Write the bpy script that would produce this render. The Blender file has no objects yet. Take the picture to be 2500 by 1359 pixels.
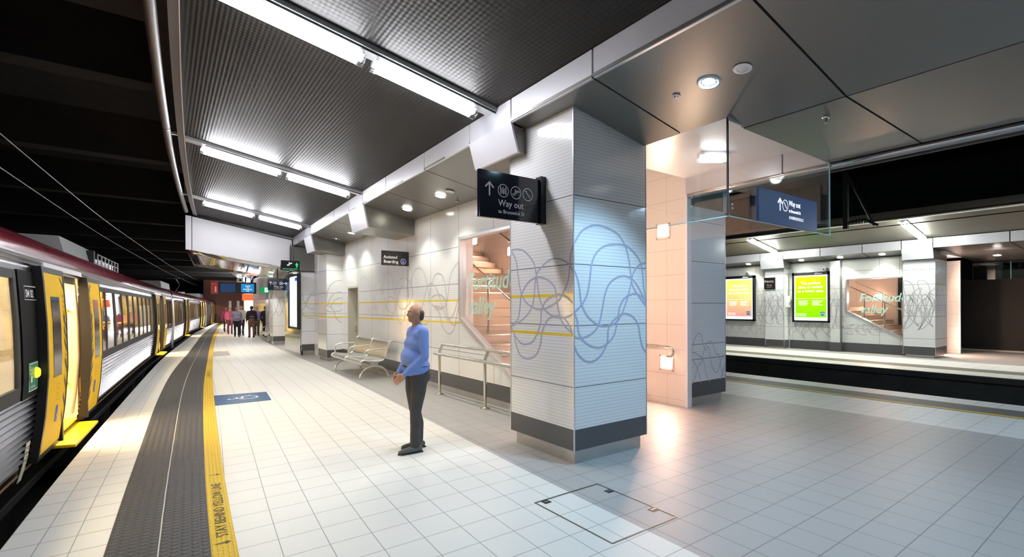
import bpy, bmesh, math, random
import numpy as np
from mathutils import Vector, Matrix
random.seed(4)
S=bpy.context.scene
COL=S.collection
PI=math.pi
# ---------------------------------------------------------------- camera
CAMH=1.68
F_PX=1183.0
yaw=math.atan2(1250-401,F_PX); roll=math.radians(0.2)
fwd=Vector((math.sin(yaw),math.cos(yaw),0)); rgt=Vector((math.cos(yaw),-math.sin(yaw),0)); upv=Vector((0,0,1))
rx=rgt*math.cos(roll)-upv*math.sin(roll); ry=upv*math.cos(roll)+rgt*math.sin(roll)
cd=bpy.data.cameras.new('camera'); cam=bpy.data.objects.new('camera',cd); COL.objects.link(cam)
M=Matrix.Identity(4)
for i in range(3):
    M[i][0]=rx[i]; M[i][1]=ry[i]; M[i][2]=-fwd[i]
M[2][3]=CAMH
cam.matrix_world=M
cd.sensor_width=36; cd.lens=F_PX/2500*36; cd.shift_y=67.7/2500; cd.clip_start=.05; cd.clip_end=300
S.camera=cam
# ---------------------------------------------------------------- world, exposure
w=bpy.data.worlds.new('world'); S.world=w; w.use_nodes=True
w.node_tree.nodes['Background'].inputs[0].default_value=(.02,.025,.04,1)
w.node_tree.nodes['Background'].inputs[1].default_value=.05
S.view_settings.view_transform='Standard'; S.view_settings.look='None'
S.view_settings.gamma=1; S.view_settings.use_curve_mapping=False
S.view_settings.exposure=1.35
TUBE=26.0; COOL=(.95,.96,1.0); DL=(1.0,.97,.80); WARM=(1.0,.56,.36)
# ---------------------------------------------------------------- materials
def mat(name,col=(.8,.8,.8),rough=.5,metal=0.,emit=None,estr=0.,spec=.5,coat=0.):
    m=bpy.data.materials.new(name); m.use_nodes=True
    b=m.node_tree.nodes['Principled BSDF']
    b.inputs['Base Color'].default_value=(*col,1); b.inputs['Roughness'].default_value=rough
    b.inputs['Metallic'].default_value=metal; b.inputs['Specular IOR Level'].default_value=spec
    b.inputs['Coat Weight'].default_value=coat; b.inputs['Coat Roughness'].default_value=.05
    if emit: b.inputs['Emission Color'].default_value=(*emit,1); b.inputs['Emission Strength'].default_value=estr
    return m
class NT:
    def __init__(s,m): s.m=m; s.t=m.node_tree; s.b=s.t.nodes['Principled BSDF']
    def n(s,t,**k):
        x=s.t.nodes.new(t)
        for a,v in k.items(): setattr(x,a,v)
        return x
    def l(s,a,b): s.t.links.new(a,b)
    def math(s,op,a,b=None,c=None):
        x=s.n('ShaderNodeMath',operation=op)
        for i,v in enumerate((a,b,c)):
            if v is None: continue
            if isinstance(v,(int,float)): x.inputs[i].default_value=v
            else: s.l(v,x.inputs[i])
        return x.outputs[0]
    def pos(s):
        g=s.n('ShaderNodeNewGeometry'); x=s.n('ShaderNodeSeparateXYZ'); s.l(g.outputs['Position'],x.inputs[0]); return x.outputs
    def uv(s):
        g=s.n('ShaderNodeUVMap'); x=s.n('ShaderNodeSeparateXYZ'); s.l(g.outputs[0],x.inputs[0]); return x.outputs
    def period(s,v,p,off,hw):   # 1 near multiples of p
        a=s.math('ADD',v,p/2-off); a=s.math('FLOORED_MODULO',a,p); return s.math('COMPARE',a,p/2,hw)
    def lines(s,v,ls,hw):
        r=None
        for q in ls:
            c=s.math('COMPARE',v,q,hw); r=c if r is None else s.math('MAXIMUM',r,c)
        return r
    def mix(s,f,a,b):
        x=s.n('ShaderNodeMix',data_type='RGBA')
        if isinstance(f,(int,float)): x.inputs[0].default_value=f
        else: s.l(f,x.inputs[0])
        for i,v in ((6,a),(7,b)):
            if isinstance(v,tuple): x.inputs[i].default_value=(*v,1)
            else: s.l(v,x.inputs[i])
        return x.outputs[2]
    def color(s,c): s.l(c,s.b.inputs['Base Color'])
    def bump(s,h,st=.5,d=.01):
        x=s.n('ShaderNodeBump'); x.inputs['Strength'].default_value=st; x.inputs['Distance'].default_value=d
        s.l(h,x.inputs['Height']); s.l(x.outputs[0],s.b.inputs['Normal'])
def panel_mat(name,axis,vj,hj=(.822,1.464,2.115,2.83),yellow=True,base=(.80,.81,.83),stripe=True,hw=.004):
    m=mat(name,base,.13,coat=.35); t=NT(m); p=t.pos()
    c=base
    col=None
    if stripe:
        s=t.period(p[2],.036,.006,.0032); lo=t.math('GREATER_THAN',p[2],.38); s=t.math('MULTIPLY',s,lo)
        col=t.mix(t.math('MULTIPLY',s,.45),base,(.36,.38,.42))
    if yellow:
        y=t.lines(p[2],(1.372,1.797),.017); col=t.mix(y,col if col is not None else base,(.80,.58,.03))
    j=t.lines(p[2],hj,hw)
    if vj: j=t.math('MAXIMUM',j,t.lines(p[axis],vj,hw))
    col=t.mix(j,col if col is not None else base,(.10,.10,.11))
    t.color(col); return m
def tile_mat(name,base,grout,var=.06,rough=.48,size=.3,bumpy=.15):
    m=mat(name,base,rough); t=NT(m); u=t.uv()
    g=t.math('MAXIMUM',t.period(u[0],size,0,.0032),t.period(u[1],size,0,.0032))
    cx=t.n('ShaderNodeCombineXYZ'); t.l(t.math('FLOOR',t.math('DIVIDE',u[0],size)),cx.inputs[0]); t.l(t.math('FLOOR',t.math('DIVIDE',u[1],size)),cx.inputs[1])
    wn=t.n('ShaderNodeTexWhiteNoise',noise_dimensions='2D'); t.l(cx.outputs[0],wn.inputs['Vector'])
    no=t.n('ShaderNodeTexNoise'); no.inputs['Scale'].default_value=1.1; no.inputs['Detail'].default_value=6
    gp=t.n('ShaderNodeNewGeometry'); t.l(gp.outputs['Position'],no.inputs['Vector'])
    f=t.math('ADD',t.math('MULTIPLY',wn.outputs[0],var),t.math('MULTIPLY',no.outputs[0],var*1.4))
    d=tuple(x*.72 for x in base)
    c=t.mix(f,base,d); c=t.mix(g,c,grout); t.color(c)
    t.bump(t.math('SUBTRACT',1,g),bumpy,.004); return m
def stud_mat(name,base,pu,pv,rough=.55,seam=None,ridge=False):
    m=mat(name,base,rough); t=NT(m); u=t.uv()
    a=t.math('SUBTRACT',t.math('FRACT',t.math('DIVIDE',u[0],pu)),.5)
    b=t.math('SUBTRACT',t.math('FRACT',t.math('DIVIDE',u[1],pv)),.5)
    if ridge: b=t.math('MULTIPLY',b,.35)
    r=t.math('SQRT',t.math('ADD',t.math('MULTIPLY',a,a),t.math('MULTIPLY',b,b)))
    h=t.n('ShaderNodeMapRange'); h.inputs[1].default_value=.22; h.inputs[2].default_value=.42; h.inputs[3].default_value=1; h.inputs[4].default_value=0
    t.l(r,h.inputs[0]); t.bump(h.outputs[0],1.0,.012)
    c=t.mix(h.outputs[0],tuple(x*.75 for x in base),tuple(min(1,x*1.1) for x in base))
    if seam is not None: c=t.mix(t.math('COMPARE',u[0],seam,.004),c,(.55,.55,.52))
    t.color(c); return m
def noisy(name,a,b,scale=3,rough=.8,metal=0,bump=.3,detail=8):
    m=mat(name,a,rough,metal); t=NT(m); n=t.n('ShaderNodeTexNoise'); n.inputs['Scale'].default_value=scale; n.inputs['Detail'].default_value=detail
    g=t.n('ShaderNodeNewGeometry'); t.l(g.outputs['Position'],n.inputs['Vector'])
    t.color(t.mix(n.outputs[0],a,b))
    if bump: t.bump(n.outputs[0],bump,.02)
    return m
def glass_mat(name,tint=(.93,.97,.97),refl=.5,rough=.02):
    m=bpy.data.materials.new(name); m.use_nodes=True; t=m.node_tree; t.nodes.clear()
    o=t.nodes.new('ShaderNodeOutputMaterial'); tr=t.nodes.new('ShaderNodeBsdfTransparent'); tr.inputs[0].default_value=(*tint,1)
    g=t.nodes.new('ShaderNodeBsdfGlossy'); g.inputs['Roughness'].default_value=rough; g.inputs[0].default_value=(1,1,1,1)
    f0=t.nodes.new('ShaderNodeLayerWeight'); f0.inputs[0].default_value=.5
    pw=t.nodes.new('ShaderNodeMath'); pw.operation='POWER'; pw.inputs[1].default_value=4.5; t.links.new(f0.outputs['Facing'],pw.inputs[0])
    f=t.nodes.new('ShaderNodeMath'); f.operation='MULTIPLY_ADD'; f.inputs[1].default_value=.9; f.inputs[2].default_value=.045; t.links.new(pw.outputs[0],f.inputs[0])
    mu=t.nodes.new('ShaderNodeMath'); mu.operation='MULTIPLY'; mu.inputs[1].default_value=refl*2; mu.use_clamp=True
    mx=t.nodes.new('ShaderNodeMixShader'); t.links.new(f.outputs[0],mu.inputs[0]); t.links.new(mu.outputs[0],mx.inputs[0])
    t.links.new(tr.outputs[0],mx.inputs[1]); t.links.new(g.outputs[0],mx.inputs[2]); t.links.new(mx.outputs[0],o.inputs[0]); return m
def emis(name,col,s): 
    m=mat(name,tuple(c*.5*min(1,s/3) for c in col),.4,emit=col,estr=s,spec=.2); return m
GR=(.10,.10,.105)
M_white_tile=tile_mat('white_tile',(.74,.73,.70),(.30,.29,.28))
M_grey_tile=tile_mat('grey_tile',(.40,.39,.385),(.16,.16,.16))
M_tact=stud_mat('tactile_rubber',(.062,.062,.070),.062,.062,seam=.31)
M_tact2=stud_mat('tactile_rubber_far',(.085,.085,.09),.06,.06,ridge=True)
M_yel=stud_mat('yellow_strip_rubber',(.92,.60,.006),.03,.03,rough=.5)
M_brown_t=stud_mat('tactile_brown',(.20,.19,.15),.06,.06)
M_black=mat('black_paint',(.012,.012,.014),.4)
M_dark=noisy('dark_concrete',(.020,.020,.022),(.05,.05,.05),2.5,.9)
M_dark2=noisy('soot_concrete',(.035,.033,.03),(.10,.095,.085),1.6,.85)
M_band=mat('grey_skirting_panel',(.085,.085,.092),.3)
M_ss=noisy('stainless_plinth',(.42,.41,.40),(.62,.61,.60),4,.28,.9,.05)
M_trim=mat('aluminium_trim',(.62,.64,.67),.3,.6)
M_alu=mat('silver_fascia',(.66,.66,.71),.33,.35)
M_soff=mat('soffit_metal_panel',(.22,.215,.205),.3,.5)
M_corr=mat('corrugated_steel',(.085,.08,.08),.5,.25,spec=.25)
def _corr():
    t=NT(M_corr); p=t.pos(); w1=t.math('SINE',t.math('MULTIPLY',p[0],2*PI/.045)); w2=t.math('SINE',t.math('MULTIPLY',p[1],2*PI/.06))
    t.bump(t.math('ADD',w1,t.math('MULTIPLY',w2,.35)),.4,.004)
    n=t.n('ShaderNodeTexNoise'); n.inputs['Scale'].default_value=1.5; n.inputs['Detail'].default_value=5
    t.color(t.mix(n.outputs[0],(.012,.0115,.0115),(.034,.032,.031)))
_corr()
M_chrome=mat('brushed_stainless',(.62,.60,.56),.22,1.)
M_bench=mat('bench_stainless',(.72,.71,.68),.3,.9)
M_white=mat('white_paint',(.80,.80,.84),.35)
M_portal=mat('white_portal_panel',(.82,.82,.88),.3)
M_mirror=noisy('polished_metal_soffit',(.42,.42,.43),(.55,.55,.55),.9,.10,.95,.12,2)
M_cream=mat('cream_door_paint',(.52,.50,.43),.45)
M_pink=mat('cream_lift_wall',(.80,.74,.70),.5)
def _pk():
    t=NT(M_pink); p=t.pos(); j=t.math('MAXIMUM',t.period(p[2],.42,.1,.003),t.period(p[1],1.2,.4,.003)); t.color(t.mix(j,(.80,.74,.70),(.5,.42,.36)))
_pk()
M_tube=emis('lit_tube',COOL,TUBE)
M_clear=glass_mat('clear_plastic',(.93,.95,.96),.8)
M_glass=glass_mat('baffle_glass',(.90,.95,.95),.6)
M_gedge=mat('glass_edge',(.35,.62,.72),.15,emit=None)
M_wglass=glass_mat('window_glass',(.95,.96,.96),.35)
M_tglass=glass_mat('train_glass',(.74,.76,.78),.45)
M_sign=mat('sign_navy',(.006,.008,.022),.12,coat=.5)
M_signbr=mat('sign_dark_brown',(.018,.013,.011),.25)
M_signblue=mat('sign_blue',(.03,.09,.27),.35)
M_txt=mat('sign_white_print',(.85,.87,.9),.4)
M_mint=mat('mint_lettering',(.42,.66,.58),.5)
M_swirl=mat('swirl_print',(.43,.44,.58),.25)
M_swirlg=mat('swirl_print_grey',(.42,.405,.42),.3)
M_yprint=mat('yellow_print',(.80,.58,.03),.3)
M_blue=mat('blue_floor_paint',(.012,.075,.20),.4)
M_red=mat('red_sign',(.55,.03,.02),.35)
M_green=mat('green_sign',(.0,.22,.06),.35)
M_greenlit=emis('green_lit_letters',(.02,.75,.25),.45)
M_whitelit=emis('white_lit_print',(.9,.95,1),.6)
# ---------------------------------------------------------------- mesh building
class MB:
    def __init__(s): s.v=[]; s.f=[]; s.uv=None; s.mi=[]
    def add(s,vs,fs,mi=0):
        o=len(s.v); s.v+= [tuple(v) for v in vs]; s.f+=[tuple(i+o for i in f) for f in fs]; s.mi+=[mi]*len(fs); return s
    def box(s,x0,x1,y0,y1,z0,z1,mi=0):
        return s.add([(x0,y0,z0),(x1,y0,z0),(x1,y1,z0),(x0,y1,z0),(x0,y0,z1),(x1,y0,z1),(x1,y1,z1),(x0,y1,z1)],
          [(0,3,2,1),(4,5,6,7),(0,1,5,4),(1,2,6,5),(2,3,7,6),(3,0,4,7)],mi)
    def prism(s,pts,d,mi=0):   # pts: 3-D polygon, d: extrusion vector
        n=len(pts); a=[Vector(p) for p in pts]; b=[p+Vector(d) for p in a]
        return s.add(a+b,[tuple(range(n))[::-1],tuple(range(n,2*n))]+[(i,(i+1)%n,n+(i+1)%n,n+i) for i in range(n)],mi)
    def hexa(s,b,t,mi=0):
        return s.add(list(b)+list(t),[(3,2,1,0),(4,5,6,7),(0,1,5,4),(1,2,6,5),(2,3,7,6),(3,0,4,7)],mi)
    def tube(s,pts,r,n=10,mi=0,cap=True,closed=False):
        P=[Vector(p) for p in pts]; m=len(P); rr=r if isinstance(r,(list,tuple)) else [r]*m
        T=[]
        for i in range(m):
            if closed: t=P[(i+1)%m]-P[i-1]
            else: t=(P[min(i+1,m-1)]-P[max(i-1,0)])
            T.append(t.normalized())
        u=T[0].cross(Vector((0,0,1)));
        if u.length<.01: u=T[0].cross(Vector((0,1,0)))
        u.normalize(); vs=[]
        for i in range(m):
            u=(u-T[i]*u.dot(T[i])); u.normalize(); w_=T[i].cross(u)
            vs+=[P[i]+(u*math.cos(2*PI*k/n)+w_*math.sin(2*PI*k/n))*rr[i] for k in range(n)]
        fs=[]
        for i in range(m if closed else m-1):
            j=(i+1)%m
            fs+=[(i*n+k,i*n+(k+1)%n,j*n+(k+1)%n,j*n+k) for k in range(n)]
        if cap and not closed: fs+=[tuple(range(n))[::-1],tuple(range((m-1)*n,m*n))]
        return s.add(vs,fs,mi)
    def cyl(s,c,r,h,n=24,axis=(0,0,1),r2=None,mi=0):
        a=Vector(axis).normalized(); c=Vector(c); return s.tube([c,c+a*h],[r,r if r2 is None else r2],n,mi)
    def lathe(s,c,prof,n=24,axis=(0,0,1),mi=0):
        a=Vector(axis).normalized(); u=a.orthogonal().normalized(); w_=a.cross(u); c=Vector(c); vs=[]
        for r,h in prof: vs+=[c+a*h+(u*math.cos(2*PI*k/n)+w_*math.sin(2*PI*k/n))*r for k in range(n)]
        fs=[]
        for i in range(len(prof)-1): fs+=[(i*n+k,i*n+(k+1)%n,(i+1)*n+(k+1)%n,(i+1)*n+k) for k in range(n)]
        return s.add(vs,fs,mi)
    def sphere(s,c,r,n=16,m=10,sc=(1,1,1),mi=0):
        vs=[];fs=[]
        for i in range(m+1):
            th=PI*i/m
            for k in range(n): ph=2*PI*k/n; vs.append((c[0]+r*sc[0]*math.sin(th)*math.cos(ph),c[1]+r*sc[1]*math.sin(th)*math.sin(ph),c[2]+r*sc[2]*math.cos(th)))
        for i in range(m): fs+=[(i*n+k,(i+1)*n+k,(i+1)*n+(k+1)%n,i*n+(k+1)%n) for k in range(n)]
        return s.add(vs,fs,mi)
    def build(s,name,mats,root=None,smooth=False,bevel=0,kind=None,label=None,uv=None):
        me=bpy.data.meshes.new(name); me.from_pydata(s.v,[],s.f)
        if not isinstance(mats,(list,tuple)): mats=[mats]
        for m in mats: me.materials.append(m)
        if len(mats)>1: me.polygons.foreach_set('material_index',s.mi)
        if uv is not None:
            L=me.uv_layers.new(name='UVMap'); vi=np.zeros(len(me.loops),dtype=np.int32); me.loops.foreach_get('vertex_index',vi)
            L.data.foreach_set('uv',np.array(uv,dtype=np.float32)[vi].ravel())
        bm=bmesh.new(); bm.from_mesh(me)
        if uv is None: bmesh.ops.remove_doubles(bm,verts=bm.verts,dist=1e-6)
        bmesh.ops.recalc_face_normals(bm,faces=bm.faces) if uv is None else None
        bm.to_mesh(me); bm.free()
        if smooth:
            me.polygons.foreach_set('use_smooth',[True]*len(me.polygons)); 
            try: me.set_sharp_from_angle(angle=math.radians(40))
            except Exception: pass
        o=bpy.data.objects.new(name,me); COL.objects.link(o)
        if root is not None: parent(o,root)
        if kind: o['kind']=kind
        if label: o['label']=label
        if bevel:
            b=o.modifiers.new('bevel','BEVEL'); b.width=bevel; b.segments=2; b.limit_method='ANGLE'
        return o
def absloc(o):
    v=Vector(o.location)
    while o.parent: o=o.parent; v+=o.location
    return v
def parent(o,root):
    o.parent=root; o.location=Vector(o.location)-absloc(root)
def thing(name,label,cat,loc=(0,0,0),group=None):
    o=bpy.data.objects.new(name,None); o.empty_display_size=.1; COL.objects.link(o); o.location=loc
    o['label']=label; o['category']=cat
    if group: o['group']=group
    return o
def tag(o,label,cat,group=None):
    o['label']=label; o['category']=cat
    if group: o['group']=group
    return o
def st(mb,name,m,**k): return mb.build(name,m,kind='structure',**k)
def dup(root,loc,label=None,group=None):
    def cp(o,par):
        c=o.copy(); COL.objects.link(c); c.parent=par
        for ch in o.children: cp(ch,c)
        return c
    r=cp(root,None); r.location=loc
    if label: r['label']=label
    if group: r['group']=group
    return r
def tri2d(pts):
    return pts
# ---- flat graphics (print, lettering) placed on a surface frame
class G:
    def __init__(s,o,u,v): s.o=Vector(o); s.u=Vector(u); s.v=Vector(v); s.n=s.u.cross(s.v); s.vs=[]; s.fs=[]; s.k=0
    def P(s,p): return s.o+s.u*p[0]+s.v*p[1]+s.n*(.0016+s.k*.00002)
    def poly(s,pts):
        b=len(s.vs); s.vs+=[s.P(p) for p in pts]; s.fs.append(tuple(range(b,b+len(pts)))); s.k+=1; return s
    def rect(s,x0,y0,x1,y1): return s.poly([(x0,y0),(x1,y0),(x1,y1),(x0,y1)])
    def line(s,pts,wd,closed=False):
        P=[Vector((p[0],p[1])) for p in pts]; n=len(P); A=[];B=[]
        for i in range(n):
            if closed: d=P[(i+1)%n]-P[i-1]
            else: d=P[min(i+1,n-1)]-P[max(i-1,0)]
            if d.length<1e-9: d=Vector((1,0))
            d.normalize(); q=Vector((-d.y,d.x))*wd/2
            if 0<i<n-1 or closed:
                e=P[i]-P[i-1]
                if e.length>1e-9:
                    e.normalize(); c=abs(e.dot(d)); q=q/max(c,.5)
            A.append(P[i]+q); B.append(P[i]-q)
        b=len(s.vs); s.vs+=[s.P(a) for a in A]+[s.P(a) for a in B]
        for i in range(n if closed else n-1):
            j=(i+1)%n; s.fs.append((b+n+i,b+n+j,b+j,b+i))
        s.k+=1; return s
    def curve(s,pts,wd,sub=6): return s.line(cr(pts,sub),wd)
    def ring(s,c,r,wd): return s.line([(c[0]+r*math.cos(2*PI*i/36),c[1]+r*math.sin(2*PI*i/36)) for i in range(36)],wd,True)
    def disc(s,c,r): return s.poly([(c[0]+r*math.cos(2*PI*i/24),c[1]+r*math.sin(2*PI*i/24)) for i in range(24)])
    def text(s,t,x,y,size,shear=0,align='LEFT',sx=1.0,bold=0,spacing=1.0,rot=0):
        cu=bpy.data.curves.new('t','FONT'); cu.body=t; cu.size=size; cu.shear=shear; cu.align_x=align; cu.offset=bold; cu.space_character=spacing; cu.resolution_u=3; cu.fill_mode='FRONT' if False else 'BOTH'
        ob=bpy.data.objects.new('t',cu); COL.objects.link(ob)
        dg=bpy.context.evaluated_depsgraph_get(); me=bpy.data.meshes.new_from_object(ob.evaluated_get(dg))
        b=len(s.vs); c_,s_=math.cos(rot),math.sin(rot)
        s.vs+=[s.P((x+(v.co.x*sx)*c_-v.co.y*s_, y+(v.co.x*sx)*s_+v.co.y*c_)) for v in me.vertices]
        s.fs+=[tuple(b+i for i in p.vertices) for p in me.polygons]; s.k+=1
        bpy.data.objects.remove(ob); bpy.data.meshes.remove(me); bpy.data.curves.remove(cu); return s
    def build(s,name,m,root=None,label=None):
        me=bpy.data.meshes.new(name); me.from_pydata([tuple(v) for v in s.vs],[],s.fs); me.materials.append(m)
        o=bpy.data.objects.new(name,me); COL.objects.link(o)
        if root is not None: parent(o,root)
        if label: o['label']=label
        return o
def cr(pts,sub=6):
    P=[pts[0]]+list(pts)+[pts[-1]]; out=[]
    for i in range(1,len(P)-2):
        a,b,c,d=[np.array(q,float) for q in P[i-1:i+3]]
        for k in range(sub):
            t=k/sub; out.append(tuple(.5*((2*b)+(-a+c)*t+(2*a-5*b+4*c-d)*t*t+(-a+3*b-3*c+d)*t**3)))
    out.append(tuple(pts[-1])); return out
# pictograms in a unit frame
def arrow(g,x,y,h,ang=0):
    c,s=math.cos(ang),math.sin(ang); w_=h*.12
    R=lambda p:(x+p[0]*c-p[1]*s,y+p[0]*s+p[1]*c)
    g.line([R((0,-h/2)),R((0,h*.42))],w_); g.line([R((-h*.36,h*.1)),R((0,h*.46)),R((h*.36,h*.1))],w_)
def pict(g,kind,x,y,r):
    g.ring((x,y),r,r*.11); k=r
    if kind=='lift':
        for sx in (-1,1): g.rect(x+sx*.5*k-.08*k,y-.6*k,x+sx*.5*k+.08*k,y+.6*k)
        g.line([(x-.25*k,y-.35*k),(x+.25*k,y-.35*k),(x+.25*k,y+.35*k),(x-.25*k,y+.35*k),(x-.25*k,y-.35*k)],.06*k)
        g.disc((x,y+.2*k),.08*k); g.rect(x-.09*k,y-.28*k,x+.09*k,y+.1*k); g.poly([(x-.1*k,y+.5*k),(x+.1*k,y+.5*k),(x,y+.65*k)]); g.poly([(x-.1*k,y-.5*k),(x,y-.65*k),(x+.1*k,y-.5*k)])
    elif kind=='esc':
        esc(g,x,y,k)
    elif kind=='stairs':
        p=[(x-.55*k,y+.5*k)]; 
        for i in range(4):
            p.append((x-.3*k+.25*i*k,y+.5*k-.27*i*k)); p.append((x-.3*k+.25*i*k,y+.23*k-.27*i*k))
        p.append((x+.7*k,p[-1][1])); g.line(p[:-1],.09*k)
    elif kind=='wheel': wheel(g,x,y,k*.75)
def esc(g,x,y,k):
    g.curve([(x-.6*k,y-.4*k),(x-.3*k,y-.45*k),(x,y-.2*k),(x+.25*k,y+.12*k),(x+.6*k,y+.12*k),(x+.65*k,y+.3*k),(x+.2*k,y+.33*k),(x-.1*k,y+.02*k),(x-.35*k,y-.2*k),(x-.6*k,y-.2*k),(x-.65*k,y-.32*k),(x-.55*k,y-.42*k)],.09*k)
    g.line([(x-.12*k,y),(x-.12*k,y+.32*k)],.12*k); g.disc((x-.12*k,y+.45*k),.09*k)
def wheel(g,x,y,k):
    g.disc((x-.12*k,y+.78*k),.12*k); g.line([(x-.1*k,y+.6*k),(x-.05*k,y+.05*k),(x+.4*k,y+.05*k),(x+.6*k,y-.45*k),(x+.75*k,y-.4*k)],.13*k); g.line([(x-.08*k,y+.35*k),(x+.32*k,y+.35*k)],.1*k)
    g.line([(x-.08*k+.5*k*math.cos(a),y-.25*k+.5*k*math.sin(a)) for a in [math.radians(d) for d in range(110,341,15)]],.11*k)
# ---------------------------------------------------------------- alignment curves (metres, X as a function of Y along the platform)
def smooth_curve(ys,xs,win=3.0):
    yy=np.arange(-25,96,.5); v=np.interp(yy,ys,xs); k=int(win/.5); ker=np.ones(2*k+1)/(2*k+1)
    vp=np.concatenate([v[0]+(np.arange(-k,0))*(v[1]-v[0]),v,v[-1]+np.arange(1,k+1)*(v[-1]-v[-2])]); sm=np.convolve(vp,ker,'valid')
    return lambda y: float(np.interp(y,yy,sm))
e_=smooth_curve([-20,0,4.9,6,7.8,11.1,17.6,20.4,26.8,39.4,57.9,95],[-1.1,-1.06,-.951,-.9,-.80,-.606,-.21,-.016,.587,1.789,4.03,10.5])
tl_=smooth_curve([-20,0,4.28,5.4,8.06,11.7,16.2,19.9,26.3,33.6,46.6,60.6,95],[-.5,-.42,-.355,-.298,-.215,-.076,.214,.58,1.13,1.727,3.05,4.75,11.1],2)
yl_=smooth_curve([-20,0,3.84,5.83,9.38,13.06,15.6,19.5,24.5,33.1,46,57.2,95],[.15,.17,.239,.33,.506,.722,.922,1.21,1.586,2.30,3.53,4.75,11.6],2)
yr_=smooth_curve([-20,0,3.73,6.08,9.28,11.65,15.55,19.4,24.5,33.05,46,57.15,95],[.28,.31,.392,.50,.675,.81,1.06,1.35,1.73,2.46,3.69,4.9,11.75],2)
bd_=smooth_curve([-20,1.9,3.17,4.65,7.44,10.33,14.06,18.3,23.1,40,60,95],[2.80,2.89,2.938,3.045,3.24,3.41,3.6,3.66,3.8,5.0,8,14],2)
def cb(y): return .0012*max(y,0)**2            # curve of the building front
def fx(y): return 3.25+cb(y)                    # fascia line
def cl(y): return .05+.0024*max(y,0)**2         # open edge of the canopy
YS=[-12+.6*i for i in range(123)]
def strip(fa,fb,z,name,m,ys=YS,kind='structure',uvx=None,nx=1,zz=None):
    vs=[];uv=[];fs=[]; s=0; n=nx+1
    for i,y in enumerate(ys):
        a,b=fa(y),fb(y)
        if i: s+=math.hypot(ys[i]-ys[i-1],fa(y)-fa(ys[i-1]))
        for k in range(n):
            t=k/nx; x=a+(b-a)*t; vs.append((x,y,z)); uv.append(uvx(x,y) if uvx else (x-a,s))
    for i in range(len(ys)-1):
        for k in range(nx): fs.append((i*n+k,i*n+k+1,(i+1)*n+k+1,(i+1)*n+k))
    mb=MB(); mb.add(vs,fs); o=mb.build(name,m,uv=uv,kind=kind if kind else None); return o
# ---------------------------------------------------------------- platform floors
fu=lambda x,y:(x-(bd_(y)-2.93)*max(0,min(1,(6.5-x)/3)),y-2.64)
strip(e_,tl_,0,'floor',tile_mat('edge_tile',(.74,.73,.70),(.30,.29,.28),size=.215),uvx=lambda x,y:((x-e_(y))*.645/(tl_(y)-e_(y)),y*.72))
o=strip(tl_,yl_,.004,'tactile_paving',M_tact,kind=None,uvx=lambda x,y:((x-tl_(y))*.62/(yl_(y)-tl_(y)),y))
tag(o,'dark grey studded tactile paving running along the train side platform edge','paving')
yo=strip(yl_,yr_,.005,'safety_line',M_yel,kind=None,uvx=lambda x,y:((x-yl_(y))*.15/(yr_(y)-yl_(y)),y))
tag(yo,'yellow ribbed safety line beside the dark tactile paving on the train side','floor line')
strip(yr_,bd_,0,'floor',M_white_tile,uvx=fu,nx=4)
strip(bd_,lambda y:8.7,0,'floor',M_grey_tile,uvx=fu,nx=8)
c_=lambda v:(lambda y:v)
strip(c_(8.7),c_(10.2),0,'floor',M_white_tile,uvx=fu,nx=2)
o=strip(c_(10.2),c_(10.33),.005,'safety_line',M_yel,kind=None); tag(o,'thin yellow safety line on the right hand platform edge, in front of the empty track','floor line')
o=strip(c_(10.33),c_(10.93),.004,'tactile_paving',M_tact2,kind=None); tag(o,'grey ribbed tactile paving along the platform edge by the empty track','paving')
strip(c_(10.93),c_(11.55),0,'floor',tile_mat('edge_tile_right',(.74,.73,.70),(.30,.29,.28)))
# opposite platform
strip(c_(15.6),c_(16.5),0,'floor',tile_mat('edge_tile_far',(.72,.71,.66),(.34,.33,.30)))
o=strip(c_(16.5),c_(17.2),.004,'tactile_paving',M_brown_t,kind=None); tag(o,'brownish tactile paving along the edge of the far platform across the track','paving')
strip(c_(17.2),c_(19.0),0,'floor',M_white_tile); strip(c_(19.0),c_(26),0,'floor',M_grey_tile)
# slab faces, track beds, tunnel shell
def vstrip(f,z0,z1,name,m,ys=YS):
    vs=[];fs=[]
    for y in ys: vs+=[(f(y),y,z0),(f(y),y,z1)]
    for i in range(len(ys)-1): fs.append((2*i,2*i+1,2*i+3,2*i+2))
    return MB().add(vs,fs).build(name,m,kind='structure')
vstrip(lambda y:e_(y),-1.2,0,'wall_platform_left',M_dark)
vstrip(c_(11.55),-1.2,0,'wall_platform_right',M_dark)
vstrip(c_(15.6),-1.2,0,'wall_platform_far',M_dark2)
st(MB().box(15.52,15.62,-12,77,-.14,-.004),'trim_platform_nosing',M_dark2)
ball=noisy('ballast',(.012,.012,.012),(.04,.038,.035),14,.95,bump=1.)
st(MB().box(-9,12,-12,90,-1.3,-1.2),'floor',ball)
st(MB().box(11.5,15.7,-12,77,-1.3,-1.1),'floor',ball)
for x in (12.75,14.2):
    tag(MB().box(x-.035,x+.035,-12,77,-.98,-.93).box(x-.01,x+.01,-12,77,-1.07,-.98).box(x-.07,x+.07,-12,77,-1.1,-1.07).build('rail',mat('rail_steel',(.05,.045,.04),.35,.8)),
      'steel running rail of the empty track, %s'%('nearer the camera platform' if x<13 else 'nearer the far platform'),'rail')
st(MB().box(-9.2,-9,-12,90,-1.3,9),'wall_left',M_dark)
st(MB().box(-9,30,-12,90,7.6,7.8),'ceiling',M_dark)
st(MB().box(-9,30,-12.2,-12,-1.3,7.8),'wall_back',M_dark)
st(MB().box(26,26.2,-12,77,0,7.7),'wall_right',M_dark)
st(MB().box(-9,30,88,88.2,-1.3,7.8),'wall_front',M_dark)
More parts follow.
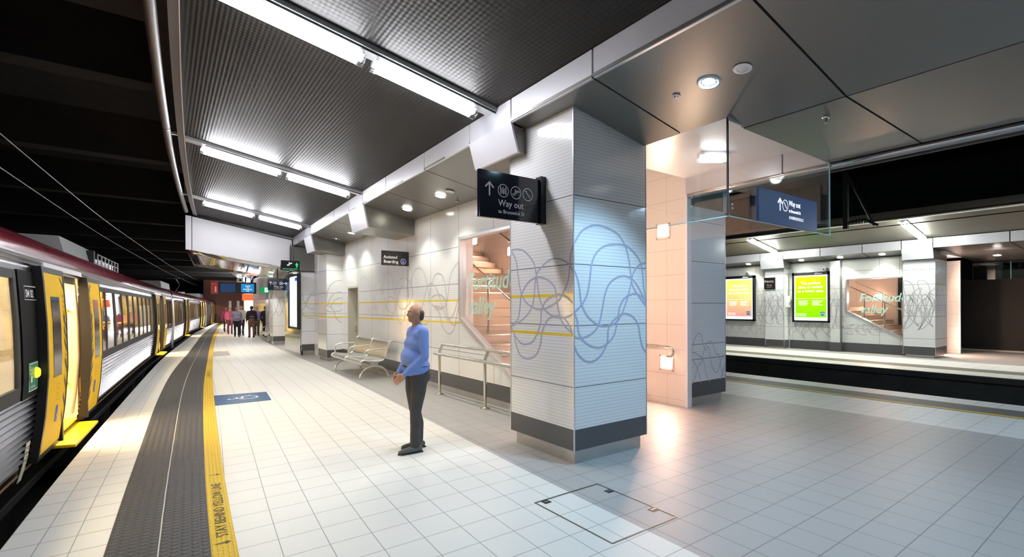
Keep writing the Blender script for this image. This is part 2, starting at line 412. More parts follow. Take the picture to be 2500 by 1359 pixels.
M_beam=noisy('beam_concrete',(.004,.004,.004),(.010,.009,.008),3,.9)
# concrete beams over the train track
bm0=None
for k,y in enumerate([5,10.1,15,20,25,30,35,40,45,50,55,60,66]):
    z=5.6-.017*y
    x1=cl(y)-.45
    if bm0 is None or True:
        o=MB().prism([(-8.9,y,z),(x1,y,z),(x1,y,z+1),(-8.9,y,z+1)],(0,.42,0)).build('concrete_beam',M_beam)
        tag(o,'dark concrete roof beam crossing high above the train track','beam','concrete beams over the train track')
# ---------------------------------------------------------------- canopy ceiling
def zc(x,y): return 4.09-.18*(x-fx(y))
def canopy(f0,f1,zf,ys,name,m,nx=6,kind='structure',t=.03):
    vs=[];fs=[]; n=nx+1
    for y in ys:
        for k in range(n):
            x=f0(y)+(f1(y)-f0(y))*k/nx; vs.append((x,y,zf(x,y)))
    for i in range(len(ys)-1):
        for k in range(nx): fs.append((i*n+k,i*n+k+1,(i+1)*n+k+1,(i+1)*n+k))
    o=MB().add(vs,fs).build(name,m,kind=kind); 
    s=o.modifiers.new('s','SOLIDIFY'); s.thickness=t; s.offset=1; return o
ya=[-12+.7*i for i in range(44)]; ya=[y for y in ya if y<18.2]+[18.2]
canopy(cl,lambda y:fx(y)+.15,zc,ya,'ceiling',M_corr)
yb=[24+1.2*i for i in range(42)]
canopy(cl,lambda y:fx(y)+.15,lambda x,y:zc(x,y)-.15,yb,'ceiling',M_corr)
# edge channel and drain pipe
mb=MB()
for a,b in zip(ya[:-1],ya[1:]):
    for (q,r) in ((a,b),):
        z0,z1=zc(cl(q),q),zc(cl(r),r)
        mb.hexa([(cl(q)-.10,q,z0-.02),(cl(q)+.0,q,z0-.035),(cl(r)+.0,r,z1-.035),(cl(r)-.10,r,z1-.02)],[(cl(q)-.10,q,z0+.06),(cl(q),q,z0+.04),(cl(r),r,z1+.04),(cl(r)-.10,r,z1+.06)])
st(mb,'trim_canopy_edge',mat('edge_channel',(.22,.22,.24),.35,.5))
mb=MB()
for a,b in zip(ya[:-1],ya[1:]):
    mb.hexa([(cl(a)-.008,a,zc(cl(a),a)-.045),(cl(a)+.004,a,zc(cl(a),a)-.045),(cl(b)+.004,b,zc(cl(b),b)-.045),(cl(b)-.008,b,zc(cl(b),b)-.045)],[(cl(a)-.008,a,zc(cl(a),a)-.03),(cl(a)+.004,a,zc(cl(a),a)-.03),(cl(b)+.004,b,zc(cl(b),b)-.03),(cl(b)-.008,b,zc(cl(b),b)-.03)])
st(mb,'trim_canopy_bead',M_trim)
M_pipe=mat('galvanised_pipe',(.26,.25,.25),.42,.8)
p=thing('drain_pipe','long bare steel pipe running along the open edge of the canopy above the train','pipe',(cl(8)-.2,8,4.5))
MB().tube([(cl(y)-.24,y,zc(cl(y),y)-.05) for y in ya if y<18],.056,16).build('pipe',M_pipe,p,smooth=True)
for y in (4.6,9.6,14.6):
    MB().tube([(cl(y)-.24,y-.02,zc(cl(y),y)-.05),(cl(y)-.24,y+.02,zc(cl(y),y)-.05)],.063,16).build('coupling',M_chrome,p)
for y in (4.85,10.1,15.2):
    x=cl(y); MB().box(x-.22,x+.02,y-.03,y+.03,zc(x,y)-.01,zc(x,y)+.03).build('pipe_bracket',M_trim,p)
# ---------------------------------------------------------------- fluorescent battens
def batten(p0,p1,name='light',lab='',group=None,wd=.19,hgt=.11,t=None,m=M_tube):
    p0=Vector(p0);p1=Vector(p1); d=(p1-p0); L=d.length; d.normalize(); c=(p0+p1)/2
    root=thing('batten_light',lab,'light',tuple(c),group)
    sy=Vector((-d.y,d.x,0)).normalized(); up=d.cross(sy); 
    if up.z<0: up=-up
    def bx(a,b,w0,h0,h1,nm,mm,be=0):
        q0=p0+d*a;q1=p0+d*b
        B=[q0-sy*w0+up*h0,q0+sy*w0+up*h0,q1+sy*w0+up*h0,q1-sy*w0+up*h0]; T=[q0-sy*w0+up*h1,q0+sy*w0+up*h1,q1+sy*w0+up*h1,q1-sy*w0+up*h1]
        return MB().hexa(B,T).build(nm,mm,root,bevel=be)
    bx(.02,L-.02,wd*.42,0.0,.045,'housing',M_white)
    # lit diffuser: rounded trough
    mb=MB(); n=8
    for q in (0,1):
        pass
    vs=[];
    for q in (p0+d*.07,p1-d*.07):
        for k in range(n+1):
            a=PI*k/n; vs.append(q+sy*(math.cos(a)*wd*.46)-up*(math.sin(a)*hgt*.75))
    fs=[(k,k+1,n+2+k,n+1+k) for k in range(n)]+[tuple(range(n+1)),tuple(range(n+1,2*n+2))]
    MB().add(vs,fs).build('diffuser',m,root,smooth=False)
    for a,b in ((0,.07),(L-.07,L)):
        q0=p0+d*a;q1=p0+d*b; vs=[]
        for q in (q0,q1):
            for k in range(n+1):
                aa=PI*k/n; vs.append(q+sy*(math.cos(aa)*wd*.5)-up*(math.sin(aa)*hgt*.85))
        MB().add(vs,[(k,k+1,n+2+k,n+1+k) for k in range(n)]+[tuple(range(n+1)),tuple(range(n+1,2*n+2))]).build('end_cap',M_clear,root)
        bx(a+.01,b-.01,wd*.2,-.03,.0,'lamp_holder',M_trim)
    return root
ROWS=[(-5.4,0),(5.02,0),(10.2,0),(15.25,0),(25.6,.15),(30.8,.15),(36,.15),(41.2,.15),(46.5,.15),(52,.15)]
names={5.02:'nearest the camera',10.2:'in the second row',15.25:'in the third row, before the white portal'}
for y,dz in ROWS:
    x0=cl(y)+.22; x1=fx(y)-.12; mid=(x0+x1)/2
    if y>20: x0+=.0
    zz=lambda x:zc(x,y)-dz-.10
    for k,(a,b) in enumerate(((x0,mid-.04),(mid+.04,x1-.1))):
        side='train side' if k==0 else 'column side'
        near=names.get(y)
        lab=('lit tube batten on the canopy %s, %s'%(near,side)) if near else 'distant lit tube batten under the canopy beyond the white portal'
        if y<0: lab='added tube batten behind the camera, continuing the lit canopy rows'  # row added behind the camera to light the foreground
        batten((a,y,zz(a)),(b,y,zz(b)),lab=lab,group=None if near else ('battens beyond the portal' if y>20 else 'added battens behind the camera'))
    # support rail
    x0=cl(y)+.0; x1=fx(y)
    q=thing('light_rail','metal channel the tube battens hang from, %s'%(near or ('beyond the white portal' if y>20 else 'behind the camera')),'rail',(x0,y,zc(x0,y)),None if near else 'light rails %s'%('far' if y>20 else 'back'))
    z=lambda x:zc(x,y)-dz
    MB().hexa([(x0,y-.15,z(x0)-.05),(x1,y-.15,z(x1)-.05),(x1,y+.05,z(x1)-.05),(x0,y+.05,z(x0)-.05)],[(x0,y-.15,z(x0)+.0),(x1,y-.15,z(x1)+.0),(x1,y+.05,z(x1)+.0),(x0,y+.05,z(x0)+.0)]).build('channel',M_trim,q)
    MB().tube([(x0+.3,y-.12,z(x0+.3)-.06),(x1,y-.12,z(x1)-.06)],.009,6).build('cable',M_black,q)
# ---------------------------------------------------------------- silver fascia and soffit
JO=[-6,-4.6,-3.2,-1.7,-.2,1.75,3.24,4.57,5.53,6.95,8.65,10.03,11.05,12.35,13.75,15.15,16.05,17.1,18.15]
BEAM=[(4.57,5.53),(10.03,11.05),(15.15,16.05)]
def zs(x,y): return 3.816-.18*(x-fx(y))
mb=MB(); back=MB()
for a,b in zip(JO[:-1],JO[1:]):
    g=.012
    xa,xb=fx(a),fx(b)
    mb.hexa([(xa,a+g,3.81),(xa+.03,a+g,3.81),(xb+.03,b-g,3.81),(xb,b-g,3.81)],[(xa,a+g,4.085),(xa+.03,a+g,4.085),(xb+.03,b-g,4.085),(xb,b-g,4.085)])
    back.hexa([(xa+.03,a,3.82),(xa+.05,a,3.82),(xb+.05,b,3.82),(xb+.03,b,3.82)],[(xa+.03,a,4.25),(xa+.05,a,4.25),(xb+.05,b,4.25),(xb+.03,b,4.25)])
st(mb,'trim_fascia',M_alu); st(back,'trim_fascia_backing',M_black)
# soffit panels
mb=MB()
def quad(mb,P,t=.03):
    mb.hexa(P,[(p[0],p[1],p[2]+t) for p in P])
for a,b in zip(JO[:-1],JO[1:]):
    g=.01; a0=a+g;b0=b-g
    xw=4.56
    if b<=3.3:
        quad(mb,[(fx(a),a0,zs(fx(a),a)),(4.885,a0,3.52),(4.885,b0,3.52),(fx(b),b0,zs(fx(b),b))]) if b<2.6 else None
    elif a>5:
        quad(mb,[(fx(a),a0,zs(fx(a),a)),(xw,a0,3.575+.18*cb(a)),(xw,b0,3.575+.18*cb(b)),(fx(b),b0,zs(fx(b),b))])
# panel 1.75-3.24 split by the raised bay corner (glass at x 4.62, y 2.69)
g=.01
P=lambda x,y:(x,y,zs(x,y))
quad(mb,[P(3.25,1.76),P(4.885,1.76),P(4.885,2.69),P(3.25,2.69)])
quad(mb,[P(3.25,2.69),P(4.62,2.69),P(4.62,3.23),P(3.25,3.23)])
quad(mb,[P(3.26,3.25),P(4.62,3.25),P(4.62,3.78),P(3.26,3.78)])
quad(mb,[P(3.26,3.78),P(3.52,3.78),P(3.52,4.56),P(3.26,4.56)])
JB=[-6,-4.6,-3.2,-1.7,-.2,1.75,2.69]
for a,b in zip(JB[:-1],JB[1:]):
    quad(mb,[(4.905,a+g,3.52),(6.95,a+g,3.51),(6.95,b-(g if b<2 else 0),3.51),(4.905,b-(g if b<2 else 0),3.52)])
st(mb,'ceiling',M_soff)
quadb=MB(); quadb.hexa([(3.3,-6,3.87),(7,-6,3.6),(7,2.6,3.6),(3.3,2.6,3.87)],[(3.3,-6,3.9),(7,-6,3.63),(7,2.6,3.63),(3.3,2.6,3.9)])
st(quadb,'ceiling',M_black)
# beam casings
for i,(a,b) in enumerate(BEAM):
    xa=fx((a+b)/2); zb=3.50 if i==0 else 3.36; xi=xa+.12; xe=4.56 if i else 3.60
    mb=MB()
    if i: zi=3.27
    else: zi=3.455
    # main casing with sloping front lip
    top=3.80
    mb.hexa([(xi,a,zb),(xe,a,zi),(xe,b,zi),(xi,b,zb)],[(xa+.03,a,top),(xe,a,top-.1),(xe,b,top-.1),(xa+.03,b,top)])
    st(mb,'trim_beam_casing',M_soff)
    lip=MB(); lip.hexa([(xi-.03,a+.005,zb-.01),(xi+.01,a+.005,zb-.01),(xi+.01,b-.005,zb-.01),(xi-.03,b-.005,zb-.01)],[(xa-.006,a+.005,3.82),(xa+.03,a+.005,3.82),(xa+.03,b-.005,3.82),(xa-.006,b-.005,3.82)])
    st(lip,'trim_beam_lip',M_alu)
# raised white bay over the stair mouth
mb=MB(); mb.box(4.5,7.4,2.69,4.8,3.77,3.8); st(mb,'ceiling',M_white)
mb=MB(); mb.add([(4.5,4.8,3.85),(7.4,4.8,3.85),(7.4,13,7.5),(4.5,13,7.5),(4.5,4.8,3.9),(7.4,4.8,3.9),(7.4,13,7.55),(4.5,13,7.55)],[(0,3,2,1),(4,5,6,7),(0,1,5,4),(1,2,6,5),(2,3,7,6),(3,0,4,7)]); st(mb,'ceiling',M_white)
mb=MB(); mb.box(6.95,6.99,2.69,3.25,3.51,3.78); mb.box(6.95,6.99,3.27,4.79,3.51,3.78); st(mb,'trim_bay_side',M_alu)
mb=MB(); mb.box(4.59,4.62,2.69,3.76,3.59,3.78); mb.box(4.6,6.95,2.665,2.69,3.53,3.78); st(mb,'trim_bay_front',M_alu)
mb=MB(); mb.tube([(7.05,-6,3.50),(7.05,4.78,3.50)],.06,12); mb.box(6.995,7.14,-6,4.78,3.52,3.75)
st(mb,'trim_soffit_edge',M_mirror,smooth=True)
canopy(c_(7.12),c_(10.0),lambda x,y:3.78+.17*(x-7.12),[-12+1.5*i for i in range(22)],'ceiling',M_corr,nx=3)
# ---------------------------------------------------------------- near column and right column
def box_column(name,lab,x0,x1,y0,y1,ztop,hj,swl=None,swr=None,yellow=True,pl=True,band=(.154,.378),axis=0):
    r=thing(name,lab,'column',((x0+x1)/2,(y0+y1)/2,0))
    ml=panel_mat('panel_'+name+str(x0),0,[],hj,yellow=False); my=panel_mat('panelY_'+name+str(x0),0,[],hj,yellow=True)
    mb=MB(); mb.box(x0,x1,y0,y1,band[1],ztop)
    for i,f in enumerate(mb.f): mb.mi[i]=0
    mb.mi[5]=1   # face toward -X
    o=mb.build('cladding',[ml,my if yellow else ml],r)
    for p in o.data.polygons: p.material_index=1 if (yellow and p.normal.x<-.5) else 0
    MB().box(x0,x1,y0,y1,band[0],band[1]).build('skirting_band',M_band,r)
    MB().box(x0+.05,x1-.05,y0+.05,y1-.05,0,band[0]).build('plinth',M_ss,r)
    for (x,y) in ((x0,y0),(x1,y0),(x0,y1)): MB().box(x-.006,x+.006,y-.006,y+.006,band[0],ztop).build('corner_trim',M_trim,r)
    return r
col=box_column('column','large square column beside the camera with blue swirl lines and yellow bars',3.49,4.65,3.75,4.89,3.79,(.822,1.471,2.121,2.848))
SWL=[[(4.86,1.39),(4.82,1.34),(4.78,1.21),(4.69,1.09),(4.54,1.06),(4.39,1.12),(4.31,1.24),(4.28,1.38),(4.23,1.47),(4.14,1.55),(4.0,1.57),(3.89,1.54),(3.81,1.46),(3.77,1.37)],[(4.88,1.43),(4.8,1.32),(4.69,1.24),(4.57,1.23),(4.45,1.27),(4.36,1.38),(4.3,1.5),(4.29,1.61),(4.22,1.73),(4.12,1.78),(3.98,1.81),(3.85,1.77),(3.77,1.71)],[(4.87,2.37),(4.75,2.37),(4.62,2.34),(4.49,2.25),(4.41,2.15),(4.37,2.0),(4.33,1.8),(4.25,1.66),(4.12,1.58),(3.96,1.55),(3.83,1.57),(3.76,1.6)],[(4.88,1.43),(4.77,1.47),(4.61,1.54),(4.48,1.65),(4.43,1.77),(4.38,2.03),(4.27,2.13),(4.15,2.19),(4.03,2.2),(3.91,2.17),(3.82,2.12),(3.75,2.03)],[(4.86,2.35),(4.77,2.23),(4.74,2.09),(4.71,1.95),(4.66,1.81),(4.55,1.71),(4.39,1.65),(4.24,1.65),(4.1,1.69),(3.98,1.75),(3.89,1.86),(3.83,1.97),(3.81,2.12),(3.79,2.24),(3.75,2.33)],[(4.88,1.43),(4.74,1.53),(4.7,1.66),(4.67,1.81),(4.56,1.94),(4.43,2.0),(4.31,2.01),(4.17,1.97),(4.06,1.89),(4.03,1.8),(3.99,1.62),(3.91,1.48),(3.78,1.4)]]
SWR=[[(3.5,2.34),(3.59,2.46),(3.71,2.53),(3.84,2.56),(4.02,2.54),(4.18,2.48),(4.29,2.36),(4.35,2.21),(4.38,2.05),(4.41,1.92),(4.5,1.81),(4.67,1.68)],[(3.49,1.61),(3.6,1.69),(3.68,1.8),(3.72,1.95),(3.75,2.12),(3.81,2.24),(3.93,2.33),(4.1,2.37),(4.29,2.37),(4.44,2.3),(4.55,2.19),(4.59,2.06),(4.61,1.89),(4.67,1.73)],[(3.5,2.05),(3.54,1.97),(3.57,1.87),(3.6,1.7),(3.7,1.56),(3.86,1.47),(4.02,1.46),(4.17,1.52),(4.28,1.68),(4.37,1.89),(4.42,2.05),(4.52,2.15),(4.68,2.19)],[(3.49,1.36),(3.56,1.34),(3.7,1.36),(3.84,1.45),(3.91,1.63),(3.95,1.79),(4.02,1.92),(4.15,2.0),(4.29,2.02),(4.42,1.98),(4.52,1.89),(4.61,1.77),(4.67,1.73)],[(3.49,1.63),(3.54,1.51),(3.56,1.39),(3.65,1.29),(3.8,1.23),(3.94,1.24),(4.09,1.34),(4.15,1.5),(4.2,1.68),(4.3,1.78),(4.46,1.82),(4.6,1.77),(4.67,1.67)],[(3.49,1.27),(3.54,1.18),(3.62,1.11),(3.7,1.08),(3.8,1.09),(3.91,1.16),(3.99,1.28),(4.01,1.43),(4.11,1.53),(4.27,1.59),(4.42,1.55),(4.51,1.45),(4.54,1.33),(4.58,1.2),(4.66,1.13)]]
SW2=[[(7.08,0.83),(7.12,0.95),(7.18,1.09),(7.25,1.18),(7.33,1.21),(7.39,1.17),(7.43,1.05),(7.48,0.94),(7.52,0.92),(7.58,0.98),(7.62,0.92),(7.66,0.75),(7.72,0.6),(7.82,0.51),(7.9,0.55),(7.95,0.67),(8.03,0.8),(8.09,0.73)],[(7.07,0.41),(7.13,0.39),(7.18,0.43),(7.27,0.62),(7.33,0.7),(7.36,0.69),(7.4,0.77),(7.48,0.96),(7.56,1.04),(7.66,1.06),(7.74,1.0),(7.82,0.85),(7.86,0.83),(7.91,0.82),(7.96,0.67),(8.02,0.49),(8.11,0.42)],[(7.11,0.9),(7.18,0.9),(7.33,0.83),(7.42,0.78),(7.48,0.65),(7.53,0.5),(7.63,0.37)],[(7.07,0.78),(7.16,0.76),(7.27,0.63),(7.34,0.47),(7.38,0.37)],[(7.97,0.38),(8.02,0.5),(8.11,0.65)],[(7.97,0.38),(8.04,0.5),(8.11,0.58)]]
SWW=[[(13.87,2.1),(13.69,2.12),(13.44,2.05),(13.24,1.81),(13.0,1.52),(12.77,1.42),(12.58,1.62),(12.49,1.94),(12.31,2.14),(12.13,2.14),(11.97,2.05),(11.8,1.8),(11.64,1.53),(11.45,1.42),(11.25,1.53),(11.02,1.91),(10.8,2.13),(10.59,2.14),(10.39,1.95),(10.26,1.65),(10.06,1.46),(9.87,1.43),(9.63,1.73),(9.45,2.04),(9.27,2.16),(9.05,2.1),(8.84,1.87),(8.58,1.48),(8.46,1.42),(8.24,1.56),(8.06,1.86)],[(13.87,2.34),(13.64,2.48),(13.33,2.49),(13.04,2.34),(12.85,1.94),(12.62,1.68),(12.49,1.63),(12.22,1.8),(11.96,2.26),(11.71,2.51),(11.47,2.48),(11.28,2.24),(11.14,1.68),(10.99,1.39),(10.85,1.28),(10.6,1.45),(10.32,2.12),(10.05,2.46),(9.77,2.52),(9.56,2.38),(9.39,2.08),(9.28,1.78),(9.0,1.65),(8.79,1.63),(8.53,1.77),(8.38,2.29),(8.06,2.53)],[(12.95,1.52),(12.67,1.81),(12.53,2.19),(12.22,2.34),(12.05,2.24),(11.88,1.8),(12.14,1.27),(12.4,1.49),(12.62,1.94)],[(11.17,2.03),(10.95,2.28),(10.59,2.34),(10.25,2.2),(10.19,1.9),(10.46,1.68),(10.74,1.62),(11.03,1.74),(11.17,2.03)],[(11.8,1.68),(11.64,1.89),(11.4,1.92),(11.17,1.79),(11.18,1.62),(11.33,1.52),(11.64,1.59),(11.8,1.68)],[(9.75,1.36),(9.63,1.3),(9.39,1.34),(9.28,1.52),(9.33,1.88),(9.1,2.28),(8.89,2.35),(8.68,2.25),(8.55,1.87),(8.53,1.53),(8.29,1.32),(8.07,1.4)],[(9.28,1.78),(9.16,1.88),(8.89,1.92),(8.68,1.87),(8.58,1.72),(8.73,1.65),(9.05,1.68),(8.84,1.53),(8.74,1.29),(8.46,1.14),(8.24,1.26),(8.14,1.54),(8.06,1.68)]]
SWP=[[(4.08,1.98),(4.11,2.17),(4.2,2.36),(4.36,2.48),(4.55,2.51),(4.7,2.45)],[(4.11,1.73),(4.17,1.92),(4.29,2.08),(4.48,2.15),(4.7,2.1)],[(4.05,1.73),(4.17,1.68),(4.29,1.56),(4.34,1.37),(4.45,1.23),(4.58,1.18),(4.7,1.18)],[(4.05,1.6),(4.17,1.53),(4.36,1.53),(4.54,1.59),(4.7,1.85)],[(4.2,1.66),(4.26,1.82),(4.39,1.92),(4.55,1.96),(4.7,1.89)]]
SWM=[[(3.88,2.2),(3.94,1.95),(4.04,1.73),(4.18,1.62),(4.32,1.61)],[(3.88,1.55),(3.97,1.66),(4.08,1.88),(4.18,2.13),(4.32,2.22)],[(3.88,1.55),(3.94,1.41),(4.07,1.3),(4.31,1.29)],[(4.01,1.8),(4.08,1.99),(4.18,2.06),(4.32,2.1)]]

g=G((3.49,0,0),(0,-1,0),(0,0,1)); 
for s in SWL: g.curve([(-p[0],p[1]) for p in s],.022)
g.build('swirl_print',M_swirl,col)
g=G((0,3.75,0),(1,0,0),(0,0,1))
for s in SWR: g.curve([(min(p[0],4.645),p[1]) for p in s],.024)
g.build('swirl_print',M_swirl,col)
col2=box_column('column','white clad column with small swirls beside the peach stair wall',7.10,8.12,4.8,5.95,3.34,(.78,1.03,1.72,2.42,3.1),yellow=False,band=(.15,.40))
g=G((0,4.8,0),(1,0,0),(0,0,1))
for s in SW2: g.curve([(min(max(p[0],7.11),8.11),p[1]) for p in s],.016)
g.build('swirl_print',M_swirl,col2)
mb=MB(); mb.box(7.10,8.2,4.83,5.95,3.34,3.75); st(mb,'trim_beam_casing',M_soff)
st(MB().hexa([(8.1,4.82,3.34),(8.22,4.82,3.34),(8.22,5.95,3.34),(8.1,5.95,3.34)],[(8.1,4.82,3.7),(8.3,4.82,3.7),(8.3,5.95,3.7),(8.1,5.95,3.7)]),'trim_beam_lip',M_alu)
# peach wall of the stair
st(MB().box(7.0,7.09,4.84,13.2,0,7.6),'wall_stair_right',M_pink)
st(MB().box(6.985,7.10,4.79,4.84,0,3.9),'trim_stair_wall_edge',M_white)
st(MB().box(4.63,4.67,5.0,6.2,0,3.9),'wall_stair_left',M_pink)
st(MB().box(4.63,7.1,13.0,13.2,0,7.6),'wall_stair_end',M_pink)
# ---------------------------------------------------------------- main wall with the trapezoid window
VJ=[8.05+1.19*i for i in range(-2,7)]
M_wall=panel_mat('wall_panels',1,VJ,(.826,1.464,2.11,2.81))
W0,W1=4.54,4.64
WO=[(8.0,1.475),(8.0,2.95),(5.0,2.95),(5.0,-.20)]  # opening outline (y,z); diagonal foot passes (6.35,.52)
def wallpoly(mb,P): mb.prism([(W0,y,z) for y,z in P],(W1-W0,0,0))
mb=MB()
zt=3.62
wallpoly(mb,[(8.0,.37),(13.92,.37),(13.92,zt),(8.0,zt)])
wallpoly(mb,[(13.92,2.245),(14.85,2.245),(14.85,zt),(13.92,zt)])
wallpoly(mb,[(14.85,.37),(18.2,.37),(18.2,zt),(14.85,zt)])
wallpoly(mb,[(4.89,2.95),(8.0,2.95),(8.0,zt),(4.89,zt)])
wallpoly(mb,[(6.02,.37),(8.0,.37),(8.0,1.475)])
st(mb,'wall_main',M_wall)
mb=MB()
for a,b in ((4.89,13.92),(14.85,18.2)): mb.box(4.54,4.64,a,b,.11,.37)
st(mb,'baseboard_main',M_band)
mb=MB()
for a,b in ((4.89,13.92),(14.85,18.2)): mb.box(4.58,4.64,a,b,0,.11)
st(mb,'baseboard_main_plinth',M_ss)
gw=G((4.54,0,0),(0,-1,0),(0,0,1))
for s in SWW: gw.curve([(-p[0],p[1]) for p in s],.02)
o=gw.build('trim_wall_swirl',M_swirlg); o['kind']='structure'
# window frame and glass
fr=MB()
def bar(mb,a,b,w_,x0=4.52,x1=4.66,side=1):
    a=Vector((0,*a));b=Vector((0,*b)); d=(b-a).normalized(); n=Vector((0,-d.z,d.y))*w_*side
    P=[a,b,b+n,a+n]; mb.prism([(x0,p.y,p.z) for p in P],(x1-x0,0,0))
bar(fr,(7.985,1.46),(7.985,2.94),.055,side=-1); bar(fr,(8.04,2.935),(4.9,2.935),.05,side=-1); bar(fr,(8.0,1.485),(5.8,.26),.075,side=1)
fo=st(fr,'window_1',M_trim)
gl=MB().prism([(4.575,y,z) for y,z in [(8.0,1.475),(8.0,2.95),(4.95,2.95),(4.95,.45),(6.25,.49)]],(.012,0,0)).build('window_glass',M_wglass); parent(gl,fo)
g=G((4.572,0,0),(0,-1,0),(0,0,1)); g.text('Fortitude',-7.78,1.985,.43,shear=.25,sx=.92,bold=.006); g.text('valley',-7.78,1.55,.43,shear=.25,sx=.92,bold=.006)
lt=g.build('lettering',M_mint,fo,label='mint green italic lettering on the glass')
# door recess
M_doorw=M_cream
dr=MB(); dr.box(4.80,4.84,13.92,14.85,0,2.245); do=st(dr,'door_1',M_cream)
mb=MB(); mb.box(4.53,4.8,14.835,14.9,0,2.285); mb.box(4.53,4.8,13.87,13.93,0,2.285); mb.box(4.528,4.8,13.865,14.905,2.235,2.29); o=st(mb,'trim_door_frame',M_cream)
r=thing('door_sign','small navy sign plate on the cream door in the striped wall','sign',(4.79,14.12,1.6))
MB().box(4.785,4.80,13.98,14.27,1.53,1.68).build('plate',mat('navy_plate',(.01,.02,.16),.35),r)
g=G((4.785,0,0),(0,-1,0),(0,0,1)); g.text('Store',-14.2,1.59,.06); g.build('lettering',M_txt,r)
MB().box(4.74,4.8,14.78,14.83,.95,1.1).build('door_handle',M_chrome,do)
# pilaster beyond the door
pil=box_column('column','narrow white pilaster between the cream door and the lit map',4.07,4.56,15.5,16.5,3.40,(.826,1.464,2.11,2.81),band=(.113,.345))
g=G((0,15.5,0),(1,0,0),(0,0,1))
for s in SWP: g.curve([(min(p[0],4.54),p[1]) for p in s],.02)
g.build('swirl_print',M_swirlg,pil)
o=MB().prism([(4.09,15.49,1.356),(4.54,15.49,1.356),(4.54,15.49,1.388),(4.09,15.49,1.388)],(0,.011,0)).build('yellow_bar',M_yprint,pil)
o=MB().prism([(4.09,15.49,1.78),(4.54,15.49,1.78),(4.54,15.49,1.812),(4.09,15.49,1.812)],(0,.011,0)).build('yellow_bar',M_yprint,pil)
# map column
st(MB().box(4.30,4.6,16.5,17.95,0,3.6),'wall_recess',panel_mat('recess_panel',1,[],(.826,1.464,2.11,2.81)))
mc=box_column('column','column carrying the lit map board, mirror finished toward the platform',3.87,4.56,17.95,20.6,2.93,(.826,1.464,2.11),yellow=False)
MB().box(3.84,3.872,17.96,20.6,.35,2.93).build('glass_facing',mat('green_glass_panel',(.42,.50,.46),.06,.35),mc)
MB().box(3.83,3.872,17.96,20.6,.0,.35).build('steel_kick',M_mirror,mc)
g=G((0,17.95,0),(1,0,0),(0,0,1))
for s in SWM: g.curve(s,.02)
g.build('swirl_print',M_swirlg,mc)
for z in (1.372,1.797): MB().box(3.88,4.3,17.94,17.951,z-.014,z+.014).build('yellow_bar',M_yprint,mc)
st(MB().box(3.5,4.6,17.9,18.0,2.93,3.75),'wall_above_map',M_soff)
st(MB().box(3.5,4.4,17.88,17.9,2.90,2.935),'trim_wall_above_map',M_black)
# ---------------------------------------------------------------- passenger train
def to_(z):   # body side offset from the platform edge line
    return float(np.interp(z,[-.25,-.05,.15,.5,1.0,1.5,2.0,2.22,2.35],[-.40,-.33,-.28,-.235,-.205,-.215,-.245,-.27,-.32]))
def TP(o,y,z): return (e_(y)+o,y,z)
M_stain=mat('stainless_body',(.19,.19,.20),.25,.97)
M_stainp=mat('stainless_trim',(.60,.61,.63),.25,.9)
M_maroon=mat('maroon_roof_paint',(.26,.012,.035),.18,coat=.6)
M_yd=mat('yellow_door_paint',(.90,.55,.0),.5,spec=.15)
M_rub=mat('black_rubber',(.008,.007,.009),.4)
M_wfr=mat('window_frame_grey',(.04,.04,.045),.55,spec=.25)
M_int=mat('cream_interior',(.80,.70,.50),.5)
M_yp=mat('yellow_handrail',(.85,.55,.01),.3)
M_seat=mat('seat_fabric',(.10,.06,.08),.8)
M_skirt=mat('underframe_black',(.02,.02,.02),.6)
M_istrip=emis('carriage_strip_light',(1,.78,.42),16.0)
train=thing('passenger_train','silver ribbed passenger train with maroon roof and yellow open doors standing at the left platform','train',TP(-1.6,8,-1.1))
DOORS=[(7.75,9.15),(20.6,22.0),(33.4,34.8),(46.3,47.7),(58.4,59.8),(71.5,72.9)]
CARS=[(1.0,26.1),(26.7,51.6),(52.2,77)]
def wins(a,b,n):
    w_=(b-a)/n; return [(a+i*w_+.05,a+(i+1)*w_-.05) for i in range(n)]
WINS=wins(2.6,6.25,2)+wins(10.1,19.65,5)+wins(22.9,25.8,2)+wins(27.2,32.5,3)+wins(35.7,45.4,5)+wins(48.6,51.2,2)+wins(53,57.6,3)+wins(60.6,70.6,5)
ZW=(.93,1.98); ZD=(.13,2.08)
prof=[(to_(-.25),-.25),(to_(-.05),-.05),(to_(.10),.10),(to_(.13),.13)]
z=.16; k=0
while z<.86: prof.append((to_(z)+(.020 if k%2 else -.010),z)); z+=.031; k+=1
prof+=[(to_(.90)+.004,.90),(to_(.93)+.004,.93),(to_(1.3),1.3),(to_(1.65),1.65),(to_(1.98)+.004,1.98),(to_(2.0)+.004,2.0),(to_(2.08),2.08)]
z=2.1;k=0
while z<2.215: prof.append((to_(z)+(.008 if k%2 else -.004),z)); z+=.02;k+=1
prof.append((to_(2.22)+.006,2.22))
def breaks(a,b):
    s={a,b}
    for p,q in DOORS+WINS:
        for v in (p,q):
            if a<v<b: s.add(v)
    s=sorted(s); out=[s[0]]
    for q in s[1:]:
        n=max(1,int((q-out[-1])/1.0)); p=out[-1]; out+=[p+(q-p)*i/n for i in range(1,n+1)]
    return out
